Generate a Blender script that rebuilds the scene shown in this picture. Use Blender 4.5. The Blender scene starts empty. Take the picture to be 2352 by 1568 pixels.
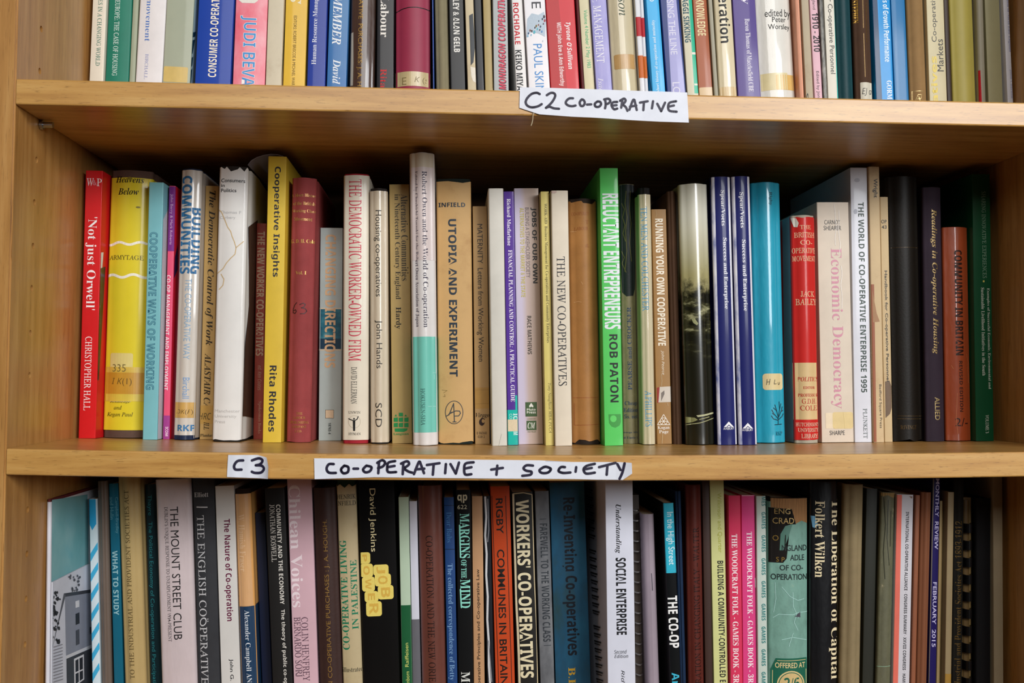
import bpy, bmesh, math, random
from mathutils import Vector, Matrix
random.seed(7)
SC = bpy.context.scene
COL = SC.collection
# ------------------------------------------------------------------ camera
FPX, YAW, PITCH, ROLL = 2306.5, 0.06083, 0.04056, 0.006
CAM = Vector((0.30272, -0.70823, 0.04722))
def cam_axes():
    cy, sy, cp, sp = math.cos(YAW), math.sin(YAW), math.cos(PITCH), math.sin(PITCH)
    f = Vector((sy*cp, cy*cp, sp)); r = Vector((cy, -sy, 0)); u = r.cross(f)
    return r*math.cos(ROLL)+u*math.sin(ROLL), -r*math.sin(ROLL)+u*math.cos(ROLL), f
CR, CU, CF = cam_axes()
cd = bpy.data.cameras.new('camera'); cam = bpy.data.objects.new('camera', cd); COL.objects.link(cam)
cam.matrix_world = Matrix(((CR.x, CU.x, -CF.x, CAM.x), (CR.y, CU.y, -CF.y, CAM.y), (CR.z, CU.z, -CF.z, CAM.z), (0, 0, 0, 1)))
cd.sensor_width = 36.0; cd.lens = FPX*36.0/2352.0; cd.clip_start = 0.02
cd.dof.use_dof = True; cd.dof.focus_distance = 0.84; cd.dof.aperture_fstop = 14.0
SC.camera = cam
# ------------------------------------------------------------------ light, exposure
SC.view_settings.view_transform = 'Standard'
SC.view_settings.look = 'None'
SC.view_settings.gamma = 1.0
SC.view_settings.use_curve_mapping = False
SC.view_settings.exposure = -0.08
wd = bpy.data.worlds.new('world'); SC.world = wd; wd.use_nodes = True
bgn = wd.node_tree.nodes['Background']
bgn.inputs[0].default_value = (1.0, 0.965, 0.92, 1); bgn.inputs[1].default_value = 0.022
def area(name, loc, target, sx, sy, power, col):
    l = bpy.data.lights.new(name, 'AREA'); l.shape = 'RECTANGLE'; l.size = sx; l.size_y = sy
    l.energy = power; l.color = col
    o = bpy.data.objects.new(name, l); COL.objects.link(o); o.location = loc
    d = Vector(target)-Vector(loc); o.rotation_euler = d.to_track_quat('-Z', 'Y').to_euler()
    return o
area('window_daylight', (1.75, -2.28, 0.72), (0.4, 0.1, 0.0), 1.1, 0.95, 56, (0.96, 0.98, 1.0))
area('front_fill', (0.60, -2.9, 1.40), (0.4, 0.1, 0.0), 2.2, 0.9, 50, (1.0, 0.975, 0.94))  # added soft fill behind the camera, not an actual window
# ------------------------------------------------------------------ pixel helpers
ZOOMS = {'K': (0, 0, 3.92), 'L': (580, 0, 3.92), 'M': (1160, 0, 3.92), 'N': (1752, 0, 3.92),
         'A': (140, 340, 4.356), 'B': (140, 690, 4.356), 'C': (560, 340, 4.356), 'D': (560, 690, 4.356),
         'E': (980, 380, 4.356), 'F': (980, 700, 4.356), 'G': (1360, 370, 4.356), 'H': (1360, 700, 4.356),
         'I': (1800, 370, 4.2373), 'J': (1800, 700, 4.2373),
         'P': (0, 1000, 2.76), 'Q': (420, 1020, 2.862), 'R': (860, 1020, 2.862), 'S': (1320, 1020, 2.862),
         'U': (1740, 1080, 3.2124), '.': (0, 0, 1.0)}
def zp(z, x, y):
    a, b, s = ZOOMS[z]; return a+x/s, b+y/s
def ray(px, py):
    return (CF + CR*((px-1176)/FPX) - CU*((py-784)/FPX))
def at(px, py, Y):                      # the point of the plane y=Y seen at a pixel
    d = ray(px, py); return CAM + d*((Y-CAM.y)/d.y)
def at_x(px, py, X):                    # the same on a plane x=X
    d = ray(px, py); return CAM + d*((X-CAM.x)/d.x)
# ------------------------------------------------------------------ materials
def lin(h):
    h = h.lstrip('#'); o = []
    for i in (0, 2, 4):
        c = int(h[i:i+2], 16)/255.0
        o.append(c/12.92 if c <= 0.04045 else ((c+0.055)/1.055)**2.4)
    return o
MATS = {}
class NT:
    def __init__(s, name):
        s.m = bpy.data.materials.new(name); s.m.use_nodes = True; s.t = s.m.node_tree
        s.p = s.t.nodes['Principled BSDF']
    def n(s, typ, **kw):
        nd = s.t.nodes.new(typ)
        for k, v in kw.items(): setattr(nd, k, v)
        return nd
    def l(s, a, b): s.t.links.new(a, b)
    def coord(s, scale=(1, 1, 1), loc=(0, 0, 0), kind='Object'):
        tc = s.n('ShaderNodeTexCoord'); mp = s.n('ShaderNodeMapping')
        mp.inputs['Scale'].default_value = scale; mp.inputs['Location'].default_value = loc
        s.l(tc.outputs[kind], mp.inputs[0]); return mp.outputs[0]
    def noise(s, vec, scale, detail=3, rough=.55):
        nz = s.n('ShaderNodeTexNoise'); nz.inputs['Scale'].default_value = scale
        nz.inputs['Detail'].default_value = detail; nz.inputs['Roughness'].default_value = rough
        s.l(vec, nz.inputs['Vector']); return nz.outputs['Fac']
    def ramp(s, fac, stops):
        r = s.n('ShaderNodeValToRGB'); e = r.color_ramp.elements
        while len(e) < len(stops): e.new(0.5)
        for i, (p, c) in enumerate(stops):
            e[i].position = p; e[i].color = (c[0], c[1], c[2], 1)
        s.l(fac, r.inputs[0]); return r.outputs[0]
    def bump(s, h, strength, dist=.0005):
        b = s.n('ShaderNodeBump'); b.inputs['Strength'].default_value = strength; b.inputs['Distance'].default_value = dist
        s.l(h, b.inputs['Height']); s.l(b.outputs[0], s.p.inputs['Normal'])
def mul(c, k): return [min(1, x*k) for x in c]
def mixc(a, b, t): return [x*(1-t)+y*t for x, y in zip(a, b)]
def mat(kind, col):
    key = (kind, col)
    if key in MATS: return MATS[key]
    c = lin(col); k = NT(kind+'_'+col.lstrip('#')); p = k.p
    base = p.inputs['Base Color']
    if kind == 'ink':
        v = k.coord(); f = k.noise(v, 900, 2)
        k.l(k.ramp(f, [(.3, mul(c, .93)), (.7, mul(c, 1.05))]), base)
        p.inputs['Roughness'].default_value = .45; p.inputs['Specular IOR Level'].default_value = .3
    elif kind == 'foil':
        v = k.coord(); f = k.noise(v, 1500, 3)
        k.l(k.ramp(f, [(.35, mul(c, .55)), (.6, c)]), base)
        p.inputs['Metallic'].default_value = .35; p.inputs['Roughness'].default_value = .4
    elif kind == 'paper':
        v = k.coord(); f = k.noise(v, 60, 5)
        k.l(k.ramp(f, [(.3, mul(c, .93)), (.65, mul(c, 1.02))]), base)
        p.inputs['Roughness'].default_value = .5; p.inputs['Specular IOR Level'].default_value = .35
        k.bump(k.noise(k.coord(), 700, 2), .04)
    elif kind == 'gloss':
        v = k.coord(); f = k.noise(v, 45, 4)
        k.l(k.ramp(f, [(.3, mul(c, .95)), (.65, mul(c, 1.02))]), base)
        p.inputs['Roughness'].default_value = .4; p.inputs['Specular IOR Level'].default_value = .14; p.inputs['Coat Weight'].default_value = .22
        p.inputs['Coat Roughness'].default_value = .09
        k.bump(k.noise(k.coord((1, 1, .25)), 60, 2), .12, .001)
    elif kind == 'film':
        v = k.coord(); f = k.noise(v, 45, 4)
        k.l(k.ramp(f, [(.3, mul(c, .95)), (.65, mul(c, 1.02))]), base)
        p.inputs['Roughness'].default_value = .4; p.inputs['Specular IOR Level'].default_value = .3; p.inputs['Coat Weight'].default_value = .7
        p.inputs['Coat Roughness'].default_value = .05
        k.bump(k.noise(k.coord((1, 1, .35)), 75, 3), .55, .0016)
    elif kind == 'aged':
        v = k.coord(); f = k.noise(v, 28, 6, .65)
        brown = mixc(c, lin('#8a5a28'), .55)
        k.l(k.ramp(f, [(.2, brown), (.45, mul(c, .96)), (.75, mul(c, 1.05))]), base)
        p.inputs['Roughness'].default_value = .6; p.inputs['Specular IOR Level'].default_value = .3
        k.bump(k.noise(k.coord(), 350, 3), .1)
    elif kind == 'worn':
        v = k.coord((1, 1, .5)); f = k.noise(v, 130, 6, .7)
        pale = mixc(c, lin('#c9b892'), .5)
        k.l(k.ramp(f, [(.25, mul(c, .7)), (.5, c), (.64, mul(c, 1.1)), (.72, pale)]), base)
        p.inputs['Roughness'].default_value = .6
        k.bump(k.noise(k.coord(), 400, 3), .2)
    elif kind in ('cloth', 'leather'):
        v = k.coord(); f = k.noise(v, 50, 5, .6)
        k.l(k.ramp(f, [(.25, mul(c, .8)), (.6, c), (.8, mul(c, 1.1))]), base)
        p.inputs['Roughness'].default_value = .75 if kind == 'cloth' else .5
        p.inputs['Specular IOR Level'].default_value = .22
        if kind == 'cloth':
            w1 = k.n('ShaderNodeTexWave'); w1.bands_direction = 'X'; w1.inputs['Scale'].default_value = 700; w1.inputs['Distortion'].default_value = 1.5
            w2 = k.n('ShaderNodeTexWave'); w2.bands_direction = 'Z'; w2.inputs['Scale'].default_value = 700; w2.inputs['Distortion'].default_value = 1.5
            vv = k.coord(); k.l(vv, w1.inputs[0]); k.l(vv, w2.inputs[0])
            ad = k.n('ShaderNodeMath', operation='ADD'); k.l(w1.outputs['Fac'], ad.inputs[0]); k.l(w2.outputs['Fac'], ad.inputs[1])
            k.bump(ad.outputs[0], .25, .0002)
        else:
            k.bump(k.noise(k.coord(), 500, 4), .25, .0004)
    elif kind == 'pages':
        w = k.n('ShaderNodeTexWave'); w.bands_direction = 'X'; w.inputs['Scale'].default_value = 900; w.inputs['Distortion'].default_value = 2
        k.l(k.coord(), w.inputs[0])
        k.l(k.ramp(w.outputs['Fac'], [(0, mul(c, .7)), (1, c)]), base)
        p.inputs['Roughness'].default_value = .9
    elif kind == 'tape':
        f = k.noise(k.coord(), 90, 4)
        k.l(k.ramp(f, [(.3, mul(c, .9)), (.7, mul(c, 1.06))]), base)
        p.inputs['Roughness'].default_value = .35; p.inputs['Coat Weight'].default_value = .25; p.inputs['Coat Roughness'].default_value = .2
    elif kind == 'metal':
        base.default_value = (*c, 1); p.inputs['Metallic'].default_value = 1; p.inputs['Roughness'].default_value = .3
        f = k.noise(k.coord(), 300, 2); k.l(k.ramp(f, [(.3, mul(c, .9)), (.7, c)]), base)
    elif kind == 'plastic':
        f = k.noise(k.coord(), 200, 2); k.l(k.ramp(f, [(.3, mul(c, .9)), (.7, c)]), base)
        p.inputs['Roughness'].default_value = .3
    elif kind == 'bands':               # close vertical stripes of bound thread or corrugated board
        w = k.n('ShaderNodeTexWave'); w.bands_direction = 'X'; w.inputs['Scale'].default_value = 260; w.inputs['Distortion'].default_value = 3
        k.l(k.coord((1, 1, .15)), w.inputs[0])
        k.l(k.ramp(w.outputs['Fac'], [(.1, mul(c, .35)), (.5, c), (.9, mul(c, 1.25))]), base)
        p.inputs['Roughness'].default_value = .8
    MATS[key] = k.m
    return k.m
def mat_blend(name, stops, scale=(1, 1, 1), axis='X', size=.03, rough=.4):
    """printed colour wash running across or along a cover (X or Z of the book)"""
    if name in MATS: return MATS[name]
    k = NT(name); sp = k.n('ShaderNodeSeparateXYZ'); k.l(k.coord(), sp.inputs[0])
    mr = k.n('ShaderNodeMapRange'); mr.inputs['From Max'].default_value = size
    k.l(sp.outputs[axis], mr.inputs['Value'])
    nz = k.noise(k.coord(), 40, 4)
    ad = k.n('ShaderNodeMath', operation='MULTIPLY_ADD'); ad.inputs[1].default_value = .12; k.l(nz, ad.inputs[0]); k.l(mr.outputs[0], ad.inputs[2])
    k.l(k.ramp(ad.outputs[0], [(a, lin(b)) for a, b in stops]), k.p.inputs['Base Color'])
    k.p.inputs['Roughness'].default_value = rough; k.p.inputs['Coat Weight'].default_value = .3; k.p.inputs['Coat Roughness'].default_value = .2
    MATS[name] = k.m; return k.m
def mat_mottle(name, cols, scale=90, sz=(1, 1, 1), rough=.4, kind='gloss', pos=None):
    if name in MATS: return MATS[name]
    k = NT(name); f = k.noise(k.coord(sz), scale, 5, .6)
    n = len(cols); pos = pos or [.32+.36*i/(n-1) for i in range(n)]
    k.l(k.ramp(f, [(pos[i], lin(c)) for i, c in enumerate(cols)]), k.p.inputs['Base Color'])
    k.p.inputs['Roughness'].default_value = rough
    if kind == 'gloss': k.p.inputs['Coat Weight'].default_value = .16; k.p.inputs['Coat Roughness'].default_value = .12; k.p.inputs['Specular IOR Level'].default_value = .3
    MATS[name] = k.m; return k.m
def mat_landscape():
    """the old photograph printed on a jacket: pale sky, trees, dark water and boats"""
    k = NT('printed_landscape'); sp = k.n('ShaderNodeSeparateXYZ'); k.l(k.coord(), sp.inputs[0])
    nz = k.noise(k.coord((1, 1, .8)), 75, 7, .68); n2 = k.noise(k.coord((.7, 1, 2.2), (3, 1, 2)), 60, 6, .65)
    a = k.n('ShaderNodeMath', operation='MULTIPLY_ADD'); a.inputs[1].default_value = .085; k.l(nz, a.inputs[0]); k.l(sp.outputs['Z'], a.inputs[2])
    sky = k.ramp(a.outputs[0], [(.165, (0, 0, 0)), (.182, (1, 1, 1))])
    water = k.ramp(n2, [(.47, lin('#161508')), (.58, lin('#3a3820')), (.68, lin('#a8a57c'))])
    low = k.ramp(sp.outputs['Z'], [(.07, (0, 0, 0)), (.10, (1, 1, 1))])
    m0 = k.n('ShaderNodeMix', data_type='RGBA'); k.l(low, m0.inputs['Factor']); m0.inputs['A'].default_value = (*lin('#1c1b10'), 1); k.l(water, m0.inputs['B'])
    skyc = k.ramp(sp.outputs['Z'], [(.14, lin('#a59c6c')), (.19, lin('#d9d6c4'))])
    m1 = k.n('ShaderNodeMix', data_type='RGBA'); k.l(sky, m1.inputs['Factor']); k.l(m0.outputs['Result'], m1.inputs['A']); k.l(skyc, m1.inputs['B'])
    k.l(m1.outputs['Result'], k.p.inputs['Base Color'])
    k.p.inputs['Roughness'].default_value = .3; k.p.inputs['Coat Weight'].default_value = .6; k.p.inputs['Coat Roughness'].default_value = .1
    return k.m
def mat_wood(name, axis, dark, mid, light, rough=.34):
    k = NT(name)
    sc = {'X': (1.0, 14, 14), 'Z': (14, 14, 1.0)}[axis]
    v = k.coord(sc); f = k.noise(v, 9, 8, .6)
    fine = k.noise(k.coord({'X': (3.5, 50, 50), 'Z': (50, 50, 1.6)}[axis]), 28, 4, .6)
    c1 = k.ramp(f, [(.3, lin(dark)), (.5, lin(mid)), (.72, lin(light))])
    pores = k.ramp(fine, [(.32, lin('#5d3818')), (.41, (1, 1, 1))])
    mx = k.n('ShaderNodeMix', data_type='RGBA', blend_type='MULTIPLY'); mx.inputs['Factor'].default_value = .6
    k.l(c1, mx.inputs['A']); k.l(pores, mx.inputs['B']); k.l(mx.outputs['Result'], k.p.inputs['Base Color'])
    k.p.inputs['Roughness'].default_value = rough; k.p.inputs['Specular IOR Level'].default_value = .45
    k.p.inputs['Coat Weight'].default_value = .18; k.p.inputs['Coat Roughness'].default_value = .25
    k.bump(fine, .05, .0003)
    return k.m
# ------------------------------------------------------------------ object helpers
def obj(name, me, m=None, parent=None, mats=None):
    o = bpy.data.objects.new(name, me); COL.objects.link(o)
    for x in (mats or ([m] if m else [])): me.materials.append(x)
    if parent: o.parent = parent
    return o
def mesh_from(verts, faces, name='mesh', smooth=False):
    me = bpy.data.meshes.new(name); me.from_pydata([tuple(v) for v in verts], [], faces); me.update()
    if smooth:
        for p in me.polygons: p.use_smooth = True
        me.set_sharp_from_angle(angle=math.radians(38))
    return me
def tag(o, label, cat, group=None):
    o['label'] = label; o['category'] = cat
    if group: o['group'] = group
def struct(o): o['kind'] = 'structure'; return o
def box_bm(x0, x1, y0, y1, z0, z1):
    bm = bmesh.new(); bmesh.ops.create_cube(bm, size=1)
    for v in bm.verts: v.co = Vector(((x0+x1)/2+v.co.x*(x1-x0), (y0+y1)/2+v.co.y*(y1-y0), (z0+z1)/2+v.co.z*(z1-z0)))
    return bm
def to_me(bm, smooth=False, name='mesh'):
    me = bpy.data.meshes.new(name); bmesh.ops.recalc_face_normals(bm, faces=bm.faces); bm.to_mesh(me); bm.free()
    if smooth:
        for p in me.polygons: p.use_smooth = True
        me.set_sharp_from_angle(angle=math.radians(38))
    return me
# ------------------------------------------------------------------ bookcase
W, H, TH, SAG = 0.770, 0.2375, 0.0180, 0.0040
LOWZ = -0.255
DEEP = 0.302
oak_x = mat_wood('oak_shelf', 'X', '#a9773c', '#c4934f', '#d3a764')
oak_z = mat_wood('oak_panel', 'Z', '#a07038', '#b48246', '#c49558')
oak_b = mat_wood('oak_back', 'Z', '#5c3a1a', '#6a4420', '#754d28', .5)
def sag(x, z):
    if abs(z) > .1: return 0.0
    u = x/W*2-1; return -SAG*(1-u*u)
def shelf_top(row, x): return {1: H+TH, 2: sag(x, 0), 3: LOWZ}[row]
case = bpy.data.objects.new('bookcase', None); COL.objects.link(case); case.location = (W/2, .15, -.30)
tag(case, 'open oak veneer bookcase with three shelves packed with books', 'bookcase')
def cpart(name, me, m):
    o = obj(name, me, m); o.parent = case; o.matrix_parent_inverse = Matrix.Translation((-W/2, -.15, .30)); return o
def shelf_mesh(ztop):
    n, bev = 48, .0012; prof = [(0.0, -bev), (bev*.3, -bev*.3), (bev, 0), (DEEP-.002, 0), (DEEP-.002, -TH), (bev, -TH), (bev*.3, -TH+bev*.3), (0, -TH+bev)]
    vs, fs = [], []; m = len(prof)
    for i in range(n+1):
        x = .0006+(W-.0012)*i/n; s = sag(x, ztop)
        for y, z in prof: vs.append((x, y, ztop+z+s))
    for i in range(n):
        for j in range(m): fs.append((i*m+j, i*m+(j+1) % m, (i+1)*m+(j+1) % m, (i+1)*m+j))
    fs.append(tuple(range(m))[::-1]); fs.append(tuple(n*m+j for j in range(m)))
    me = mesh_from(vs, fs, 'shelf'); bm = bmesh.new(); bm.from_mesh(me); bmesh.ops.recalc_face_normals(bm, faces=bm.faces); bm.to_mesh(me); bm.free()
    return me
for zt in (H+TH, 0.0, LOWZ): cpart('shelf', shelf_mesh(zt), oak_x)
HOLES = [zp('K', 372, 262), zp('K', 358, 640), zp('K', 330, 1440), zp('.', 79, 465), zp('.', 76, 565), zp('.', 73, 662), zp('.', 70, 765), zp('.', 68, 862),
         zp('P', 175, 470), zp('P', 170, 750), zp('P', 165, 1035), zp('P', 158, 1325)]
def side_panel(x0, x1, holes):
    bm = box_bm(x0, x1, 0, DEEP+.004, -1.10, .62)
    bmesh.ops.bevel(bm, geom=[e for e in bm.edges if all(abs(v.co.y) < 1e-6 for v in e.verts)], offset=.0012, segments=2, affect='EDGES')
    o = cpart('side_panel', to_me(bm), oak_z)
    if holes:
        b2 = bmesh.new()
        for (y, z) in holes:
            mtx = Matrix.Translation((x1, y, z)) @ Matrix.Rotation(math.pi/2, 4, 'Y')
            bmesh.ops.create_cone(b2, cap_ends=True, segments=16, radius1=.0024, radius2=.0024, depth=.014, matrix=mtx)
        cut = bpy.data.objects.new('cut', to_me(b2)); COL.objects.link(cut)
        cut.matrix_world = Matrix.Identity(4)
        md = o.modifiers.new('holes', 'BOOLEAN'); md.object = cut; md.solver = 'EXACT'; md.operation = 'DIFFERENCE'
        bpy.context.view_layer.update(); dg = bpy.context.evaluated_depsgraph_get()
        me = bpy.data.meshes.new_from_object(o.evaluated_get(dg)); o.modifiers.clear(); o.data = me
        bpy.data.objects.remove(cut)
    return o
hl = []
for px, py in HOLES:
    p = at_x(px, py, 0.0); hl.append((p.y, p.z))
side_panel(-.020, 0.0, hl); side_panel(W, W+.020, [])
cpart('back_panel', to_me(box_bm(-.018, W+.018, DEEP+.0045, DEEP+.0095, -1.10, .62)), oak_b)
# shelf peg under the upper shelf, by the left side
pp = at_x(92, 273, 0.0)
bm = bmesh.new()
bmesh.ops.create_cone(bm, cap_ends=True, segments=16, radius1=.0022, radius2=.0022, depth=.010, matrix=Matrix.Translation((.0045, pp.y, H-.0034)) @ Matrix.Rotation(math.pi/2, 4, 'Y'))
bmesh.ops.create_cone(bm, cap_ends=True, segments=16, radius1=.0034, radius2=.0034, depth=.002, matrix=Matrix.Translation((.0016, pp.y, H-.0036)) @ Matrix.Rotation(math.pi/2, 4, 'Y'))
cpart('shelf_peg', to_me(bm, True), mat('metal', '#b8bcc0'))
# room behind and below
pl = NT('wall_paint'); pl.l(pl.ramp(pl.noise(pl.coord(), 12, 4), [(.3, lin('#d8d4cb')), (.7, lin('#e0dcd3'))]), pl.p.inputs['Base Color']); pl.p.inputs['Roughness'].default_value = .9
struct(obj('wall_back', to_me(box_bm(-3, 3.8, DEEP+.02, DEEP+.08, -1.2, 1.8)), pl.m))
fl = NT('carpet'); fl.l(fl.ramp(fl.noise(fl.coord(), 80, 6), [(.3, lin('#3d342b')), (.7, lin('#51463b'))]), fl.p.inputs['Base Color']); fl.p.inputs['Roughness'].default_value = .95
struct(obj('floor', to_me(box_bm(-3, 3.8, -3.5, DEEP+.02, -1.18, -1.105)), fl.m))
# ------------------------------------------------------------------ lettering
def mapfont(s, U, L, D=None, h=None):
    r = ''
    for ch in s:
        if 'A' <= ch <= 'Z': r += chr(U+ord(ch)-65)
        elif 'a' <= ch <= 'z': r += h if (ch == 'h' and h) else chr(L+ord(ch)-97)
        elif ch.isdigit() and D: r += chr(D+ord(ch)-48)
        else: r += ch
    return r
def styled(s, font):
    """returns text, curve offset, shear"""
    if font == 'S': return s, 0.0, 0.0
    if font == 'SM': return s, 0.012, 0.0
    if font == 'B': return mapfont(s, 0x1D5D4, 0x1D5EE, 0x1D7EC), 0.0, 0.0
    if font == 'BB': return mapfont(s, 0x1D5D4, 0x1D5EE, 0x1D7EC), 0.009, 0.0
    if font == 'SI': return mapfont(s, 0x1D608, 0x1D622), 0.0, 0.0
    if font == 'SBI': return mapfont(s, 0x1D63C, 0x1D656, 0x1D7EC), 0.0, 0.0
    if font == 'RB': return mapfont(s, 0x1D400, 0x1D41A, 0x1D7CE), 0.0, 0.0
    if font == 'RI': return mapfont(s, 0x1D434, 0x1D44E, None, '\u210e'), 0.0, 0.0
    if font == 'RBI': return mapfont(s, 0x1D468, 0x1D482, 0x1D7CE), 0.0, 0.0
    if font == 'M': return mapfont(s, 0x1D670, 0x1D68A, 0x1D7F6), 0.008, 0.0
    if font == 'R':
        if s.upper() == s: return mapfont(s, 0x1D434, 0x1D44E), 0.004, -0.28
        return mapfont(s, 0x1D400, 0x1D41A, 0x1D7CE), -0.0075, 0.0
    raise KeyError(font)
TEXTQ = []          # (text object, book, item, role)
def text_obj(s, font, extra=0.0):
    t, off, sh = styled(s, font)
    c = bpy.data.curves.new('text', 'FONT'); c.body = t; c.offset = off+extra; c.shear = sh; c.resolution_u = 3
    o = bpy.data.objects.new('text', c); COL.objects.link(o); return o
# ------------------------------------------------------------------ books
ROWS = {1: [], 2: [], 3: []}
NAMES = {'pb': 'paperback_book', 'hb': 'hardback_book', 'dj': 'jacketed_book', 'st': 'booklet', 'cb': 'comb_bound_report', 'wb': 'wire_bound_report'}
SHELF = {1: 'upper', 2: 'middle', 3: 'lower'}
def bk(row, kind, b, t, col, label, items=(), **kw):
    ROWS[row].append(dict(row=row, kind=kind, b=b, t=t, col=col, label=label, items=list(items), kw=kw))
def T(z, x0, x1, y0, y1, o, font, col, s, fill=None, m='ink', name=None): return ('T', z, x0, x1, y0, y1, o, font, col, s, fill, m, name)
def Bn(z, y0, y1, col, m='ink', x0=None, x1=None, name='printed_band', wrap=0.0): return ('B', z, y0, y1, col, m, x0, x1, name, wrap)
def St(z, x0, x1, y0, y1, col, m='tape', name='sticker', r=1.2): return ('K', z, x0, x1, y0, y1, col, m, name, r)
def Pg(z, pts, col, m='ink', name='printed_shape'): return ('P', z, pts, col, m, name)
def Ln(z, lines, w, col, m='ink', name='printed_line'): return ('L', z, lines, w, col, m, name)
def Rg(z, cx, cy, rx, ry, w, col, name='printed_ring'):
    n = 36; return Ln(z, [[(cx+rx*math.cos(2*math.pi*i/n), cy+ry*math.sin(2*math.pi*i/n)) for i in range(n+1)]], w, col, 'ink', name)
def Dc(z, cx, cy, rx, ry, col, m='ink', name='printed_shape'):
    return Pg(z, [(cx+rx*math.cos(2*math.pi*i/28), cy+ry*math.sin(2*math.pi*i/28)) for i in range(28)], col, m, name)
def Sd(side, z, pts, col, m='ink', name='cover_print'): return ('F', side, z, pts, col, m, name)   # a shape laid on the side of the cover

def place(r):
    """turn the pixels of a spine into a place, a width, a height and a lean"""
    row, b, t, kw = r['row'], r['b'], r['t'], r['kw']
    if row == 2:
        d = .13
        for _ in range(6):
            q = ray((b[0]+b[1])/2, b[2]); x = at((b[0]+b[1])/2, b[2], d).x
            z = shelf_top(2, x); k = (z-CAM.z)/q.z; d = CAM.y+q.y*k
        d = min(.205, max(.095, d)); d = kw.get('d', d)
        bl, br = at(b[0], b[2], d), at(b[1], b[2], d); tl, tr = at(t[0], t[2], d), at(t[1], t[2], d)
        ztop = (tl.z+tr.z)/2; zb = None
    elif row == 1:
        d = kw.get('d', .132-.038*max(0, (b[0]-1000)/1330)+random.uniform(-.002, .002))
        bl, br = at(b[0], b[2], d), at(b[1], b[2], d); tl, tr = at(t[0], 0, d), at(t[1], 0, d)
        ztop = shelf_top(1, 0)+kw.get('h', random.uniform(.198, .228)); zb = None
    else:
        d = kw.get('d', .132-.024*max(0, (b[0]-1300)/1000)+random.uniform(-.002, .002))
        yt = t[2] if t[2] else 1104
        bl, br = at(b[0], 1568, d), at(b[1], 1568, d); tl, tr = at(t[0], yt, d), at(t[1], yt, d)
        ztop = (tl.z+tr.z)/2 if t[2] else -TH+sag(tl.x, 0)-.0035-random.uniform(0, .003)
        zb = None
    lean = (((tl.x-bl.x)/(tl.z-bl.z))+((tr.x-br.x)/(tr.z-br.z)))/2
    zs = max(shelf_top(row, bl.x), shelf_top(row, br.x))
    w = ((br.x-bl.x)+(tr.x-tl.x))/2
    zm = (bl.z+tl.z)/2
    cx = ((bl.x+br.x)/2+(tl.x+tr.x)/2)/2 - lean*(zm-zs)
    r.update(d=d, w=max(w, .0012), h=ztop-zs, lean=lean, x=cx-w/2, zs=zs)
    r['L'] = min(kw.get('L', min(.152, max(.115, r['h']*.66))), DEEP-.003-d)
def resolve(rows, row):
    for r in rows: place(r)
    for it in range(14):
        f = rows[0]; m = min(f['x'], f['x']+f['lean']*f['h'])
        if m < .0004: f['x'] += .0004-m
        l = rows[-1]; m = max(l['x']+l['w'], l['x']+l['w']+l['lean']*l['h'])
        if m > W-.0004: l['x'] -= m-(W-.0004)
        for a, c in zip(rows, rows[1:]):
            hh = min(a['h'], c['h'])
            g = min(c['x']-(a['x']+a['w']), c['x']+c['lean']*hh-(a['x']+a['w']+a['lean']*hh))
            if g < .0004:
                e = .0004-g
                if e > .005 and it == 0: print('OVERLAP', row, a['label'], '|', c['label'], round(e*1000, 1), 'mm')
                k = a['w']**2/(a['w']**2+c['w']**2)
                a['w'] -= e*k; c['x'] += e*(1-k); c['w'] -= e*(1-k)
    for r in rows:
        if r['w'] < .0012: print('THIN', r['label'], r['w'])
class Book: pass
def profile(w, L, bulge, r, hinge):
    r = min(r, w*.48); pts = [(0, L)]
    if hinge: pts += [(0, bulge+r+.0105), (.0009, bulge+r+.0075), (.0009, bulge+r+.0045), (0, bulge+r+.002)]
    for i in range(5):
        a = math.pi/2*i/4; pts.append((r-r*math.cos(a), bulge+r-r*math.sin(a)))
    n = 10 if bulge > .0006 else 3
    for i in range(1, n):
        x = r+(w-2*r)*i/n; u = x/w*2-1; u /= max(1e-6, 1-2*r/w); pts.append((x, bulge*u*u))
    for i in range(5):
        a = math.pi/2*(1-i/4); pts.append((w-r+r*math.cos(a), bulge+r-r*math.sin(a)))
    if hinge: pts += [(w, bulge+r+.002), (w-.0009, bulge+r+.0045), (w-.0009, bulge+r+.0075), (w, bulge+r+.0105)]
    pts.append((w, L)); return pts
def offset_in(pts, t, w):
    out = []
    n = len(pts)
    for i in range(n):
        a = Vector(pts[max(0, i-1)]); c = Vector(pts[min(n-1, i+1)]); d = (c-a).normalized(); nn = Vector((-d.y, d.x))
        out.append(Vector(pts[i])+nn*t)
    return [(min(max(p.x, t*.5), w-t*.5), p.y) for p in out]
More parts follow.
